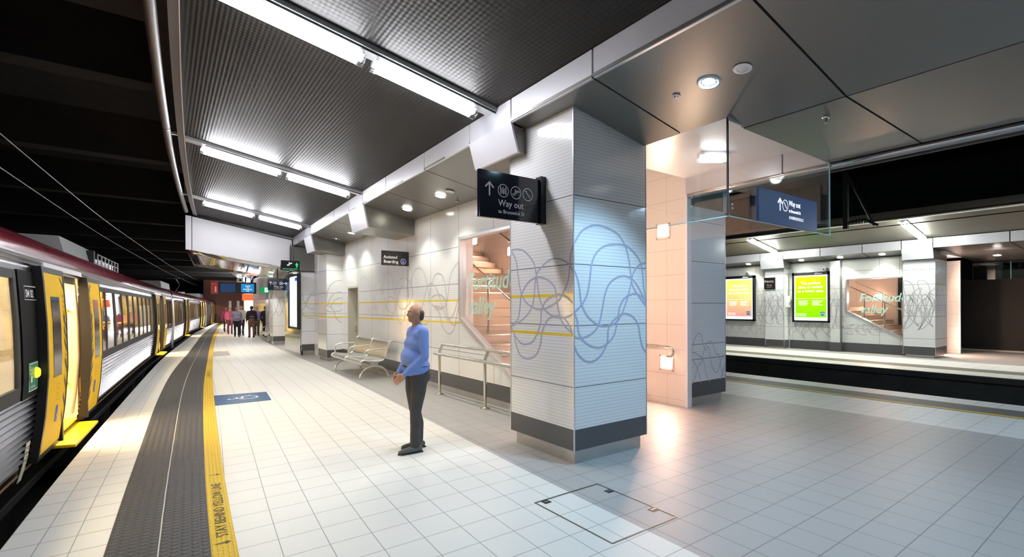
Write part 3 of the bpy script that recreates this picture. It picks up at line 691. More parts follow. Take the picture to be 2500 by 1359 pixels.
for a,b in CARS:
    ys=breaks(a,b); mb=MB(); n=len(prof); vs=[]
    for y in ys: vs+=[TP(o,y,z) for o,z in prof]
    fs=[]
    for i in range(len(ys)-1):
        ym=(ys[i]+ys[i+1])/2; dr=any(p<ym<q for p,q in DOORS); wi=any(p<ym<q for p,q in WINS)
        for k in range(n-1):
            zm=(prof[k][1]+prof[k+1][1])/2
            if dr and ZD[0]<zm<ZD[1]: continue
            if wi and ZW[0]<zm<ZW[1]: continue
            fs.append((i*n+k,i*n+k+1,(i+1)*n+k+1,(i+1)*n+k))
    o=mb.add(vs,fs).build('carriage_body',M_stain,train)
    # roof
    rp=[(to_(2.22)+.004,2.22),(-.285,2.30),(-.34,2.385),(-.45,2.475),(-.62,2.56),(-.85,2.63),(-1.2,2.68),(-1.7,2.70),(-2.2,2.68),(-2.6,2.60),(-2.9,2.42),(-3.05,2.2),(-3.07,.1),(-3.0,-.25)]
    yr=[a+(b-a)*i/24 for i in range(25)]; m=len(rp); vs=[]
    for y in yr: vs+=[TP(o_,y,z) for o_,z in rp]
    fs=[(i*m+k,i*m+k+1,(i+1)*m+k+1,(i+1)*m+k) for i in range(24) for k in range(m-3)]
    MB().add(vs,fs).build('roof',M_maroon,train,smooth=True)
    fs=[(i*m+k,i*m+k+1,(i+1)*m+k+1,(i+1)*m+k) for i in range(24) for k in (m-3,m-2)]
    MB().add(vs,fs).build('far_side',M_stain,train)
    # roof seam, floor, inner ceiling and end walls
    def sweep(lst,nm,mm,sm=False):
        vs=[];q=len(lst)
        for y in yr: vs+=[TP(o_,y,z) for o_,z in lst]
        fs=[(i*q+k,i*q+(k+1)%q,(i+1)*q+(k+1)%q,(i+1)*q+k) for i in range(24) for k in range(q)]+[tuple(range(q)),tuple(range(24*q,25*q))]
        return MB().add(vs,fs).build(nm,mm,train,smooth=sm)
    sweep([(-.30,.04),(-.30,.12),(-3.0,.12),(-3.0,.04)],'carriage_floor',mat('carriage_floor',(.22,.12,.05),.5))
    sweep([(-.33,2.12),(-.33,2.16),(-3.0,2.16),(-3.0,2.12)],'inner_ceiling',M_int)
    sweep([(-2.95,.12),(-2.95,.9),(-3.02,.9),(-3.02,.12)],'inner_side_wall',M_int)
    for oo in (-.9,-2.3): sweep([(oo,2.085),(oo+.13,2.085),(oo+.13,2.115),(oo,2.115)],'ceiling_light_strip',M_istrip)
    sweep([(-.38,-.3),(-.38,-.22),(-2.9,-.22),(-2.9,-.3)],'underframe',M_skirt)
    sweep([(-.31,2.18),(-.28,2.24),(-.285,2.245),(-.32,2.19)],'gutter_strip',M_stainp)
    for ye in (a,b): 
        MB().prism([TP(-.24,ye,-.2),TP(-.22,ye,1),TP(-.28,ye,2.2),TP(-.6,ye,2.53),TP(-1.7,ye,2.68),TP(-2.8,ye,2.45),TP(-3.03,ye,2.1),TP(-2.98,ye,-.2)],(0,.05,0)).build('end_panel',M_rub if a>2 or ye>2 else M_int,train)
    for yb in [a+3+i*2.2 for i in range(int((b-a-5)/2.2))]:
        if int(yb*10)%3: MB().box(e_(yb)-2.4,e_(yb)-.5,yb,yb+1.5,-.85,-.3).build('underfloor_box',M_skirt,train)
    for yw in (a+3,a+5.2,b-5.2,b-3):
        MB().cyl((e_(yw)-.85,yw,-.72),.42,.12,24,(-1,0,0)).build('wheel',M_skirt,train)
for ym in (26.1,51.6):
    vs=[]; 
    q=[(-.30,-.1),(-.26,1.0),(-.30,2.15),(-.6,2.45),(-1.7,2.6),(-2.7,2.4),(-2.95,2.0),(-2.9,-.1)]
    mb=MB()
    for i in range(6):
        y=ym+.05+i*.09; s=.03 if i%2 else 0
        mb.prism([TP(o_-s if o_>-1.5 else o_+s,y,z) for o_,z in q],(0,.05,0))
    mb.build('corridor_connector',M_skirt,train)
    MB().prism([TP(-.19,ym-.12,-.1),TP(-.17,ym-.12,1.),TP(-.22,ym-.12,2.2),TP(-.30,ym-.12,2.2),TP(-.25,ym-.12,1.),TP(-.27,ym-.12,-.1)],(0,.16,0)).build('end_cover_strip',M_stainp,train)
# windows
def sidequad(y0,y1,z0,z1,d,t,name,m,root,ny=3,nz=5):
    vs=[];fs=[]
    for s in (0,1):
        for i in range(ny+1):
            for k in range(nz+1):
                y=y0+(y1-y0)*i/ny; z=z0+(z1-z0)*k/nz; vs.append(TP(to_(z)+d-s*t,y,z))
    N=(ny+1)*(nz+1); ix=lambda s,i,k:s*N+i*(nz+1)+k
    for i in range(ny):
        for k in range(nz):
            for s in (0,1): fs.append((ix(s,i,k),ix(s,i,k+1),ix(s,i+1,k+1),ix(s,i+1,k)))
    for i in range(ny):
        for k in (0,nz): fs.append((ix(0,i,k),ix(0,i+1,k),ix(1,i+1,k),ix(1,i,k)))
    for k in range(nz):
        for i in (0,ny): fs.append((ix(0,i,k),ix(0,i,k+1),ix(1,i,k+1),ix(1,i,k)))
    if isinstance(name,MB): name.add(vs,fs); return name
    return MB().add(vs,fs).build(name,m,root)
for (a,b) in WINS:
    mb=MB(); z0,z1=ZW
    sidequad(a-.05,b+.05,z0-.11,z0+.02,.010,.03,mb,None,None,nz=1); sidequad(a-.05,b+.05,z1-.03,z1+.05,.010,.03,mb,None,None,nz=1)
    sidequad(a-.05,a+.03,z0,z1,.010,.03,mb,None,None,1); sidequad(b-.03,b+.05,z0,z1,.010,.03,mb,None,None,1)
    if b-a<2.0 and a>9: ym=(a+b)/2; sidequad(ym-.02,ym+.02,z0,z1,.008,.03,mb,None,None,1)
    wf=mb.build('window_frame',M_wfr,train)
    sidequad(a+.03,b-.03,z0+.02,z1-.03,-.004,.006,'pane',M_tglass,wf)
# doors
class GC(G):
    def __init__(s,d): s.d=d; s.vs=[]; s.fs=[]; s.k=0
    def P(s,p): return Vector(TP(to_(p[1])+s.d+.0015+s.k*.0001,p[0],p[1]))
def door(a,b,near=True):
    for side,(y0,y1) in enumerate(((a-.88,a-.03),(b+.03,b+.88))):
        lf=sidequad(y0,y1,.15,2.07,.075,.05,'door_leaf',M_yd,train,3,14); lf['label']='yellow sliding door leaf'
        rb=MB(); d=.08
        sidequad(y0-.045,y0+.012,.13,2.10,d,.07,rb,None,None,1,14); sidequad(y1-.012,y1+.03,.13,2.10,d,.07,rb,None,None,1,14)
        sidequad(y0-.04,y1+.03,2.05,2.11,d,.07,rb,None,None,2,1); sidequad(y0-.04,y1+.03,.10,.16,d,.07,rb,None,None,2,1)
        rb.build('rubber_seal',M_rub,lf)
        inner=y1 if side==0 else y0; s=-1 if side==0 else 1
        w0=(y0+.22,y1-.27) if side==0 else (y0+.27,y1-.22)
        wr=MB()
        sidequad(w0[0],w0[1],.93,1.80,.079,.006,wr,None,None,1,5); wr.build('door_window',mat('door_glass',(.02,.022,.026),.10),lf)
        if near:
            g=GC(.075); 
            for zz in list(np.arange(.32,.95,.2))+list(np.arange(1.16,1.52,.13)):
                i0=inner+s*.03; i1=inner+s*.13; zz=float(zz)
                g.poly([(i0,zz),(i1,zz+.12),(i1,zz+.19),(i0,zz+.07)])
            g.poly([(inner+s*.03,1.88),(inner+s*.16,2.0),(inner+s*.16,2.03),(inner+s*.03,1.95)])
            for zt in (1.06,1.62):
                ya_=inner+s*.08; 
                g.line([(ya_,zt+.03),(ya_,zt-.05)],.02); g.poly([(ya_-.03,zt-.03),(ya_+.03,zt-.03),(ya_,zt-.09)])
            g.build('hazard_stripes',M_rub,lf)
            g=GC(.078)
            X0=(lambda w_:(inner+s*.08))
            for t_,zz in (('Mind',1.80),('the',1.74),('Door',1.68),('Mind',1.24),('the',1.18),('Door',1.12)): gt=g.text(t_,inner+s*.08,zz,.05,align='CENTER')
            # lettering reads from the platform: mirror along the train
            c=inner+s*.08; 
            g.vs=[Vector(TP(v.x-e_(v.y),v.y,v.z)) for v in g.vs]
            g.build('lettering',M_rub,lf)
            g=GC(.076); cy=(y0+y1)/2-s*.04; g.rect(cy-.055,.42,cy+.055,.60); g.build('blue_sticker',mat('sticker_blue',(.02,.06,.45),.4),lf)
            g=GC(.078); wheel(g,cy,.48,.05); g.build('wheelchair_symbol',M_txt,lf)
            g=GC(.076); g.line([(cy-.07,.66),(cy+.07,.66),(cy+.07,.84),(cy-.07,.84),(cy-.07,.66)],.003)
            for zz in (.70,.73,.79): g.line([(cy-.045,zz),(cy+.045,zz)],.004)
            g.build('notice_outline',M_rub,lf)
    # opening lining, threshold step, header
    for y in (a-.02,b+.02):
        MB().hexa([TP(-.235,y-.03,.12),TP(-.17,y-.03,.12),TP(-.17,y+.03,.12),TP(-.235,y+.03,.12)],[TP(-.27,y-.03,2.08),TP(-.22,y-.03,2.08),TP(-.22,y+.03,2.08),TP(-.27,y+.03,2.08)]).build('door_jamb',M_rub,train)
        MB().tube([TP(to_(z)-.06,y+(-.04 if y>a+.5 else .04),z) for z in (.2,.5,1.,1.5,2.0)],.016,8).build('jamb_rail',mat('copper_strip',(.55,.38,.25),.3,.8),train)
    MB().hexa([TP(-.30,a-.02,.035),TP(-.06,a-.02,.02),TP(-.06,b+.02,.02),TP(-.30,b+.02,.035)],[TP(-.30,a-.02,.07),TP(-.06,a-.02,.055),TP(-.06,b+.02,.055),TP(-.30,b+.02,.07)]).build('door_step',M_yp,train,bevel=.006)
    MB().hexa([TP(-.62,a,.115),TP(-.28,a,.11),TP(-.28,b,.11),TP(-.62,b,.115)],[TP(-.62,a,.13),TP(-.28,a,.125),TP(-.28,b,.125),TP(-.62,b,.13)]).build('threshold_plate',M_yp,train)
    sidequad(a-.5,b+.05,2.12,2.18,.02,.04,'door_header',M_white,train,3,1)
    sidequad(a,b,2.0,2.1,-.05,.03,'door_gear_cover',M_rub,train,2,1)
    # cream draught screens with yellow handrails, both sides of the vestibule
    for y in (a-.10,b+.10):
        sc=MB().hexa([TP(-1.15,y-.02,.12),TP(-.29,y-.02,.12),TP(-.29,y+.02,.12),TP(-1.15,y+.02,.12)],[TP(-1.15,y-.02,2.1),TP(-.29,y-.02,2.1),TP(-.29,y+.02,2.1),TP(-1.15,y+.02,2.1)]).build('draught_screen',M_int,train)
        s=-1 if y>a+.5 else 1
        MB().tube(cr([TP(-.40,y+s*.02,.62),TP(-.40,y+s*.09,.66),TP(-.40,y+s*.09,1.1),TP(-.40,y+s*.09,1.6),TP(-.40,y+s*.02,1.64)],4),.017,10).build('handrail',M_yp,sc,smooth=True)
        MB().tube([TP(-.40,y+s*.09,1.0),TP(-1.1,y+s*.09,1.0)],.015,8).build('handrail',M_yp,sc,smooth=True)
    # opposite closed doors seen through the vestibule
    MB().box(e_(a)-1.55,e_(a)-1.25,a+.15,b-.15,2.085,2.115).build('ceiling_light_strip',M_istrip,train)
    MB().hexa([TP(-2.93,a,.12),TP(-2.9,a,.12),TP(-2.9,b,.12),TP(-2.93,b,.12)],[TP(-2.93,a,2.1),TP(-2.9,a,2.1),TP(-2.9,b,2.1),TP(-2.93,b,2.1)]).build('far_door',M_int,train)
for i,(a,b) in enumerate(DOORS): door(a,b,i<2)
for k,(y,en) in enumerate(((8.45,42),(21.3,40),(34.1,40),(5.0,30),(13.5,30),(17.5,30))):
    ld=bpy.data.lights.new('carriage_lamp','AREA'); ld.shape='RECTANGLE'; ld.size=.25; ld.size_y=1.1; ld.energy=en; ld.color=(1,.78,.45)
    lo=bpy.data.objects.new('carriage_lamp',ld); COL.objects.link(lo); lo.location=TP(-1.0,y,2.07); parent(lo,train)
# plate with fleet lettering, black panel, green push plate with button, sill notice
sidequad(6.29,6.88,.80,2.04,.016,.03,'black_panel',mat('gloss_black_panel',(.004,.004,.005),.6,spec=.1),train,1,6)
g=GC(.018); g.line([(6.44,1.76),(6.84,1.76),(6.84,1.89),(6.44,1.89),(6.44,1.76)],.006); g.text('SM 82',6.47,1.785,.105,bold=.002)
g.build('fleet_lettering',M_txt,train)
sidequad(6.44,6.74,.87,1.15,.022,.008,'push_plate',mat('plate_green',(.01,.22,.10),.35),train,1,2)
g=GC(.024); g.line([(6.45,.88),(6.73,.88),(6.73,1.14),(6.45,1.14),(6.45,.88)],.008)
for zz,t_ in ((1.10,'In'),(1.07,'order'),(1.04,'to open')): g.text(t_,6.47,zz,.03)
g.text('Push Button',6.47,.905,.035); g.rect(6.48,.96,6.53,1.02); g.build('push_plate_lettering',M_txt,train)
MB().lathe(TP(to_(1.05)+.022,6.66,1.04),[(0,.035),(.035,.033),(.05,.02),(.055,0)],20,(1,0,0)).build('open_button',emis('button_lit',(.75,.70,.03),.8),train,smooth=True)
sidequad(6.60,6.72,-.02,.36,.018,.006,'sill_notice',mat('notice_cream',(.66,.66,.55),.5),train,1,4)
g=GC(.022)
for zz in (.30,.26,.22,.18,.14): g.line([(6.62,zz),(6.70,zz)],.008)
g.build('sill_notice_print',M_rub,train)
# seats and poles inside the first carriage
for y in [2.0,2.9,3.8,4.7,5.5]+[10.6+.95*i for i in range(9)]:
    for k,o_ in enumerate((-.72,-1.18,-2.3,-2.72)):
        if y>8 and k>1: continue
        x=e_(y)+o_
        s=MB().box(x-.21,x+.21,y-.22,y+.22,.50,.60).build('seat',M_seat,train,bevel=.03)
        MB().prism([(x-.2,y+.2,.58),(x+.2,y+.2,.58),(x+.2,y+.27,1.10),(x+.14,y+.28,1.2),(x-.14,y+.28,1.2),(x-.2,y+.27,1.10)],(0,.07,0)).build('seat_back',M_seat,s,bevel=.02)
        MB().tube([(x-.14,y+.3,1.12),(x-.1,y+.32,1.25),(x+.1,y+.32,1.25),(x+.14,y+.3,1.12)],.022,8).build('grab_handle',M_yp,s,smooth=True)
        MB().box(x-.05,x+.05,y-.1,y+.1,.12,.5).build('seat_pedestal',M_rub,s)
for y in (5.95,):
    MB().tube([TP(-.55,y,.12),TP(-.55,y,2.1)],.05,12).build('cream_post',M_int,train)
    MB().tube([TP(-.50,y-.05,.95),TP(-.50,y-1.5,.95)],.02,10).build('handrail',M_yp,train,smooth=True)
    MB().tube([TP(-.62,y,.12),TP(-.62,y,2.1)],.03,12).build('grab_pole',M_yp,train,smooth=True)
for y in (12,14,16,18,24,28.5,31,37,40,43): MB().tube([TP(-.7,y,.12),TP(-.7,y,2.1)],.03,8).build('grab_pole',M_yp,train,smooth=True)
# roof equipment
ru=MB().hexa([TP(-.95,12.2,2.58),TP(-2.4,12.2,2.58),TP(-2.4,15.4,2.58),TP(-.95,15.4,2.58)][::-1],[TP(-1.05,12.2,3.02),TP(-2.3,12.2,3.02),TP(-2.3,15.4,3.02),TP(-1.05,15.4,3.02)][::-1]).build('air_conditioner',mat('roof_unit_grey',(.30,.33,.33),.5),train)
MB().box(e_(15)-1.06,e_(15)-.93,14.5,14.75,2.66,2.98).build('vent_grille',M_rub,ru)
mb=MB()
for i in range(7):
    y=15.5+i*.5; mb.tube([TP(-.98,y,2.6),TP(-.98,y,2.98)],.018,6)
for z in (2.72,2.85,2.98): mb.tube([TP(-.98,15.5+i*.5,z) for i in range(7)],.015,6)
mb.build('roof_rack',M_stainp,train)
MB().hexa([TP(-1.1,15.6,2.6),TP(-2.2,15.6,2.6),TP(-2.2,18.6,2.6),TP(-1.1,18.6,2.6)][::-1],[TP(-1.1,15.6,2.9),TP(-2.2,15.6,2.9),TP(-2.2,18.6,2.9),TP(-1.1,18.6,2.9)][::-1]).build('air_conditioner',M_stainp,train)
for y0 in (29.5,55):
    MB().hexa([TP(-.95,y0,2.58),TP(-2.3,y0,2.58),TP(-2.3,y0+4,2.58),TP(-.95,y0+4,2.58)][::-1],[TP(-1.0,y0,3.0),TP(-2.3,y0,3.0),TP(-2.3,y0+4,3.0),TP(-1.0,y0+4,3.0)][::-1]).build('air_conditioner',mat('roof_unit_grey2',(.30,.33,.33),.5),train)
mb=MB(); y=42
mb.tube([TP(-1.5,y,2.75),TP(-1.4,y+2.0,3.35),TP(-1.5,y+.5,3.75)],.03,8); mb.tube([TP(-1.0,y+.4,3.75),TP(-2.0,y+.4,3.75)],.03,8); mb.box(e_(y)-2.1,e_(y)-.9,y-.3,y+1.3,2.66,2.78)
mb.build('pantograph',M_stainp,train)
# contact and catenary wires over the train
for dz,nm in ((3.95,'contact wire'),(4.5,'upper support wire')):
    o=MB().tube([TP(-1.55,y,dz) for y in range(-10,80,2)],.009,6).build('overhead_wire',M_trim); tag(o,'thin %s strung above the train roof'%nm,'wire')
# ---------------------------------------------------------------- stair
stair=thing('staircase','stone stair with pale nosings climbing behind the window in the striped wall','stairs',(5.8,5.6,0))
for i in range(19):
    y=5.65+.3*i if i<9 else 5.65+.3*i+0
    tr=MB().box(4.68,6.98,y,y+.32,.0 if i<1 else .165*i-.02,.165*(i+1)).build('step',noisy('stair_stone%d'%i,(.50,.40,.32),(.62,.52,.44),5,.45,0,.05) if i==0 else bpy.data.materials['stair_stone0'],stair)
    MB().box(4.68,6.98,y-.012,y+.05,.165*(i+1)-.012,.165*(i+1)+.006).build('nosing',M_chrome,tr)
st(MB().box(4.64,7.0,11.3,13.1,3.05,3.14),'floor_landing',M_grey_tile)
def rail_tube(mb,pts,r=.021): mb.tube(pts,r,12)
h=thing('stair_handrail','sloping steel handrail on posts seen through the stair window','handrail',(5.0,6,0.2))
MB().tube([(5.0,y,.55*(y-5.65)+.95+.1) for y in (5.9,7,8,9,10)],.022,12).build('rail',M_chrome,h,smooth=True)
for y in (6.4,7.74,9.3): MB().tube([(5.0,y,.55*(y-5.65)+.02),(5.0,y,.55*(y-5.65)+1.03)],.02,12).build('post',M_chrome,h,smooth=True)
h=thing('stair_handrail','wall mounted steel handrail with hooked end on the peach stair wall','handrail',(6.93,5.5,.95))
pts=[(6.92,y,.55*(y-5.65)+1.05) for y in (11,9,7,6.2)]+[(6.92,5.9,1.06),(6.92,5.6,.99),(6.92,5.2,.985)]
a=[(6.92,5.2+.0-.13*math.sin(t),.985-.13+.13*math.cos(t)) for t in [PI*i/8 for i in range(9)]]
a=[(6.92,5.10-.085*math.sin(t),.985-.085+.085*math.cos(t)) for t in [PI*i/8 for i in range(9)]]+[(6.95,5.16,.815),(6.995,5.16,.815)]
MB().tube(pts+a,.022,12).build('rail',M_chrome,h,smooth=True)
for y in (6.6,8.2,9.8,10.8): 
    z=.55*(y-5.65)+1.05; MB().tube([(6.92,y,z-.02),(6.92,y,z-.07),(6.99,y,z-.07)],.009,8).build('wall_bracket',M_chrome,h)
st(MB().box(4.64,4.84,8.03,8.10,1.2,3.6),'trim_window_reveal',M_white)
# small recessed wall lights of the stair
def wall_light(x,y,z,lab,n=(-1,0,0),s=.1,e=26,power=9,grp=None,name='wall_light'):
    r=thing(name,lab,'light',(x,y,z),grp); sg=n[0]
    MB().box(min(x,x+sg*.012),max(x,x+sg*.012),y-s*1.45,y+s*1.45,z-s*1.5,z+s*1.3).build('face_plate',M_chrome if False else mat('plate_'+str(round(y,2)),(.70,.58,.52),.3,.5),r)
    MB().box(min(x+sg*.012,x+sg*.02),max(x+sg*.012,x+sg*.02),y-s,y+s,z-s*.95,z+s*.95).build('lens',emis('lens'+str(round(y,2)),(1,.80,.68),e),r)
    for dy in (-1.25,1.25):
        for dz in (-1.3,1.1): MB().cyl((x+sg*.012,y+dy*s,z+dz*s),.008,.004,8,n).build('screw',M_black,r)
    l=bpy.data.lights.new('glow','AREA'); l.shape='SQUARE'; l.size=.16; l.energy=power; l.color=WARM
    lo=bpy.data.objects.new('glow',l); COL.objects.link(lo); lo.location=(x+sg*.03,y,z); lo.rotation_euler=Vector((sg,0,0)).to_track_quat('-Z','Y').to_euler(); parent(lo,r)
    return r
wall_light(7.0,5.27,2.97,'square lit wall light high on the peach stair wall, right of the near column',power=11)
wall_light(7.0,5.21,.71,'square lit wall light low on the peach stair wall, under the hooked handrail',power=12)
wall_light(7.0,9.8,3.05,'glowing wall light inside the stair, nearer the column, seen through the window',power=12)
wall_light(7.0,11.5,3.50,'glowing wall light inside the stair, at the left of the window',power=12)
wall_light(7.0,7.5,2.2,'wall light inside the stair hidden behind the near column',power=13)
wall_light(4.67,5.6,2.3,'wall light on the back of the near column facing the stair',n=(1,0,0),power=10)
# ---------------------------------------------------------------- downlights, sprinklers, speakers
def downlight(x,y,z,lab,r_=.09,power=40,col=DL,tilt=(-.18,0),grp=None,e=14,ang=115):
    rt=thing('downlight',lab,'light',(x,y,z),grp); n=Vector((tilt[0],tilt[1],-1)).normalized()
    MB().lathe((x,y,z),[(r_*1.22,.0),(r_*1.22,.006),(r_*1.0,.010),(r_*.98,-.002)],28,n).build('trim_ring',M_trim,rt,smooth=True)
    MB().lathe((x,y,z),[(r_,.002),(r_*.80,-.006),(r_*.4,.0),(0,.004)],28,n).build('lens',emis('dl%g_%g'%(x,y),col,e),rt,smooth=True)
    mb=MB()
    for k in range(6):
        a=PI*k/3; u=n.orthogonal().normalized(); v=n.cross(u); d=u*math.cos(a)+v*math.sin(a); c=Vector((x,y,z))+n*.005
        mb.tube([c+d*r_*.3,c+d*r_*.97],.0035 if r_<.1 else .006,5)
    mb.build('reflector_fins',M_trim,rt)
    l=bpy.data.lights.new('beam','SPOT'); l.energy=power; l.color=col; l.spot_size=math.radians(ang); l.spot_blend=.5; l.shadow_soft_size=.07
    lo=bpy.data.objects.new('beam',l); COL.objects.link(lo); lo.location=Vector((x,y,z))+n*.03; lo.rotation_euler=n.to_track_quat('-Z','Y').to_euler(); parent(lo,rt)
    return rt
COOLD=(.45,.76,1.0)
downlight(3.976,2.50,zs(3.976,2.5)-.004,'large bright round downlight in the soffit in front of the near column',.085,120,COOLD,e=7)
downlight(4.04,7.83,3.668,'lit downlight in the soffit above the striped wall, closest to the near column')
downlight(4.04,9.30,3.668,'lit downlight above the striped wall, between the near downlight and the beam casing')
downlight(4.14,13.26,3.69,'lit downlight above the bench, nearer the camera')
downlight(4.15,14.71,3.70,'lit downlight above the cream door, beside the narrow pilaster')
for x,y in ((4.3,-1.2),): downlight(x,y,(zs(x,y) if x<4.88 else 3.515)-.004,'added cool soffit downlight, out of view behind the camera',.085,45,COOLD,grp='added downlights behind the camera',tilt=(0,0),ang=140)  # cool lamp added out of view to light the near column
downlight(4.0,5.05,3.684,'soffit downlight hidden behind the near column',.085,40)
for x,y,l in ((3.4,20.9,'nearer the map board'),(3.7,22.8,'beyond the map board')): downlight(x,y,3.475-.152*(x-.55)-.01,'added downlight in the polished underside behind the white portal, '+l,.08,55,(1,1,.95))  # lamps added to brighten the pillar behind the map board
def speaker(x,y,z,lab,r_=.075):
    r=thing('ceiling_speaker',lab,'speaker',(x,y,z)); n=Vector((-.18,0,-1)).normalized()
    MB().lathe((x,y,z),[(r_,0),(r_,.006),(r_*.62,.010),(r_*.6,.006)],28,n).build('bezel',M_white,r,smooth=True)
    MB().lathe((x,y,z),[(r_*.6,.006),(0,.007)],28,n).build('grille',M_trim,r)
speaker(3.977,2.187,zs(3.977,2.18)-.003,'round speaker in the soffit beside the large downlight')
speaker(4.03,7.45,3.67,'round speaker beside the downlight above the striped wall, near the way out sign')
speaker(4.12,12.85,3.69,'round speaker beside the downlight above the bench')
r=thing('smoke_detector','small round perforated detector left of the large soffit downlight','detector',(3.977,2.84,3.685)); n=Vector((-.18,0,-1)).normalized()
MB().lathe((3.977,2.84,zs(3.977,2.84)-.003),[(.036,0),(.036,.008),(.0,.012)],20,n).build('disc',M_white,r,smooth=True)
for k in range(4): MB().lathe((3.977+.018*math.cos(k*PI/2),2.84+.018*math.sin(k*PI/2),zs(3.977,2.84)-.013),[(.006,0),(.006,.003),(0,.004)],8,n).build('hole_cap',M_black,r)
def sprinkler(x,y,z,lab):
    r=thing('sprinkler',lab,'sprinkler',(x,y,z))
    MB().lathe((x,y,z),[(.035,0),(.03,-.008),(.012,-.012),(.010,-.045),(0,-.045)],16).build('body',M_chrome,r,smooth=True)
    MB().lathe((x,y,z),[(0,-.052),(.022,-.055),(.022,-.058),(0,-.058)],12).build('deflector',M_chrome,r)
sprinkler(4.378,7.833,3.60,'ceiling sprinkler head near the top of the striped wall by the way out sign')
sprinkler(4.486,13.27,3.62,'ceiling sprinkler head near the top of the striped wall above the bench')
sprinkler(5.25,2.05,3.51,'sprinkler head in the dark soffit in front of the hanging glass')
sprinkler(5.4,4.4,3.77,'sprinkler head in the pink lit ceiling of the stair mouth')
# short glowing batten in the raised bay, stands in for a reflection
batten((5.93,3.90,3.72),(6.27,3.66,3.72),lab='short glowing batten standing in for a reflection on the stair mouth ceiling',m=emis('bay_reflection_glow',(1,.93,.90),7))
# ---------------------------------------------------------------- hanging glass with sign
r=thing('glass_baffle','clear hanging glass screen along the near column side of the stair mouth','glass screen',(4.62,3.2,3.58))
MB().box(4.614,4.626,2.70,3.72,2.585,3.60).build('pane',M_glass,r); MB().box(4.612,4.628,2.690,2.700,2.585,3.60).build('pane_edge',mat('pane_edge_white',(.75,.78,.85),.2),r)
MB().box(4.613,4.627,2.70,3.72,2.578,2.585).build('pane_edge',M_gedge,r)
r=thing('glass_baffle','clear hanging glass screen behind the blue way out sign','glass screen',(5.8,2.69,3.55))
MB().box(4.63,6.975,2.684,2.696,2.585,3.56).build('pane',M_glass,r); MB().box(6.975,6.987,2.683,2.697,2.578,3.51).build('pane_edge',M_gedge,r); MB().box(4.63,6.975,2.683,2.697,2.578,2.585).build('pane_edge',M_gedge,r)
MB().box(4.60,4.612,2.683,2.70,2.585,3.57).build('joint_strip',M_black,r)
r=thing('glass_baffle','glass end fin with steel bolts beside the right hand white column','glass screen',(7.0,4.6,3.5))
MB().box(6.995,7.007,2.72,4.78,2.75,3.5).build('pane',M_glass,r)
for z in (3.30,3.44): MB().lathe((6.99,4.70,z),[(.0,.02),(.018,.016),(.02,0)],14,(-1,0,0)).build('bolt',M_chrome,r,smooth=True)
for z in (2.66,2.70): MB().lathe((4.66,2.68,z),[(.0,.014),(.011,.01),(.012,0)],14,(0,-1,0)).build('bolt',M_chrome,r,smooth=True)
def signboard(name,lab,x0,x1,y,z0,z1,m,t=.04,cat='sign',grp=None):
    r=thing(name,lab,cat,((x0+x1)/2,y,(z0+z1)/2),grp)
    MB().box(x0,x1,y,y+t,z0,z1).build('board',m,r,bevel=.003)
    return r,G((x0,y-.001,z0),(1,0,0),(0,0,1))
r,g=signboard('way_out_sign','royal blue way out sign on the hanging glass with stair pictogram',5.12,6.51,2.645,2.58,2.942,M_signblue,.03)
arrow(g,.46,.225,.14); pict(g,'stairs',.58,.225,.062); g.text('Way out',.665,.235,.085,bold=.0012,sx=.92); g.text('to Brunswick St',.665,.16,.048,bold=.0012,sx=.92); g.text('往布蘭斯威克街出口',.665,.085,.040); g.build('lettering',M_whitelit,r)
r,g=signboard('way_out_sign','navy way out sign with lift, escalator and stairs symbols projecting from the near column',2.626,3.46,4.23,2.605,3.095,M_sign,.04)
MB().box(3.42,3.49,4.20,4.30,2.60,3.13).build('mounting_channel',M_black,r)
arrow(g,.125,.30,.145); 
for k,x in (('lift',.30),('esc',.465),('stairs',.625)): pict(g,k,x,.30,.066)
g.text('Way out',.235,.135,.098,bold=.001,sx=.95); g.text('to Brunswick St',.235,.06,.056,bold=.0008,sx=.95); g.build('lettering',M_txt,r)
r,g=signboard('boarding_sign','dark brown Assisted Boarding sign projecting from the striped wall',3.903,4.54,10.36,2.60,2.925,M_signbr,.04)
g.text('Assisted',.04,.155,.095,bold=.0015); g.text('Boarding',.04,.055,.095,bold=.0015); g.build('lettering',M_txt,r)
gb=G((3.903,10.358,2.60),(1,0,0),(0,0,1)); gb.disc((.50,.10),.06); gb.build('blue_roundel',mat('roundel_blue',(.02,.05,.35),.4),r)
gb=G((3.903,10.357,2.60),(1,0,0),(0,0,1)); gb.ring((.50,.10),.06,.008); wheel(gb,.495,.09,.042); gb.build('wheelchair_symbol',M_txt,r)
r,g=signboard('escalator_sign','black sign with white escalator symbol hanging on dark poles before the white portal',3.06,3.62,17.0,2.875,3.19,mat('sign_black_gloss',(.008,.009,.009),.15),.12)
esc(g,.25,.20,.11); g.build('pictogram',M_whitelit,r)
g=G((3.06,16.998,2.875),(1,0,0),(0,0,1)); g.line([(.47,.09),(.47,.2)],.035); g.poly([(.42,.17),(.52,.17),(.47,.26)]); g.text('Way Out to Brunswick St',.04,.03,.043,bold=.001); g.build('green_lettering',M_greenlit,r)
for x in (3.36,3.45): MB().tube([(x,17.06,3.19),(x,17.06,3.72)],.018,8).build('hanging_pole',M_black,r)
r,g=signboard('way_out_sign','navy way out sign with arrows hanging beside the lit map',2.988,3.70,19.0,2.28,2.705,M_sign,.06)
arrow(g,.09,.25,.12); pict(g,'esc',.22,.25,.06); pict(g,'lift',.43,.25,.06); arrow(g,.56,.25,.13,-PI/2); g.text('Way out',.19,.10,.085); g.text('to Brunswick St',.19,.04,.042); g.build('lettering',M_txt,r)
MB().tube([(3.3,19.03,2.70),(3.3,19.03,3.1)],.018,8).build('hanging_pole',M_black,r)
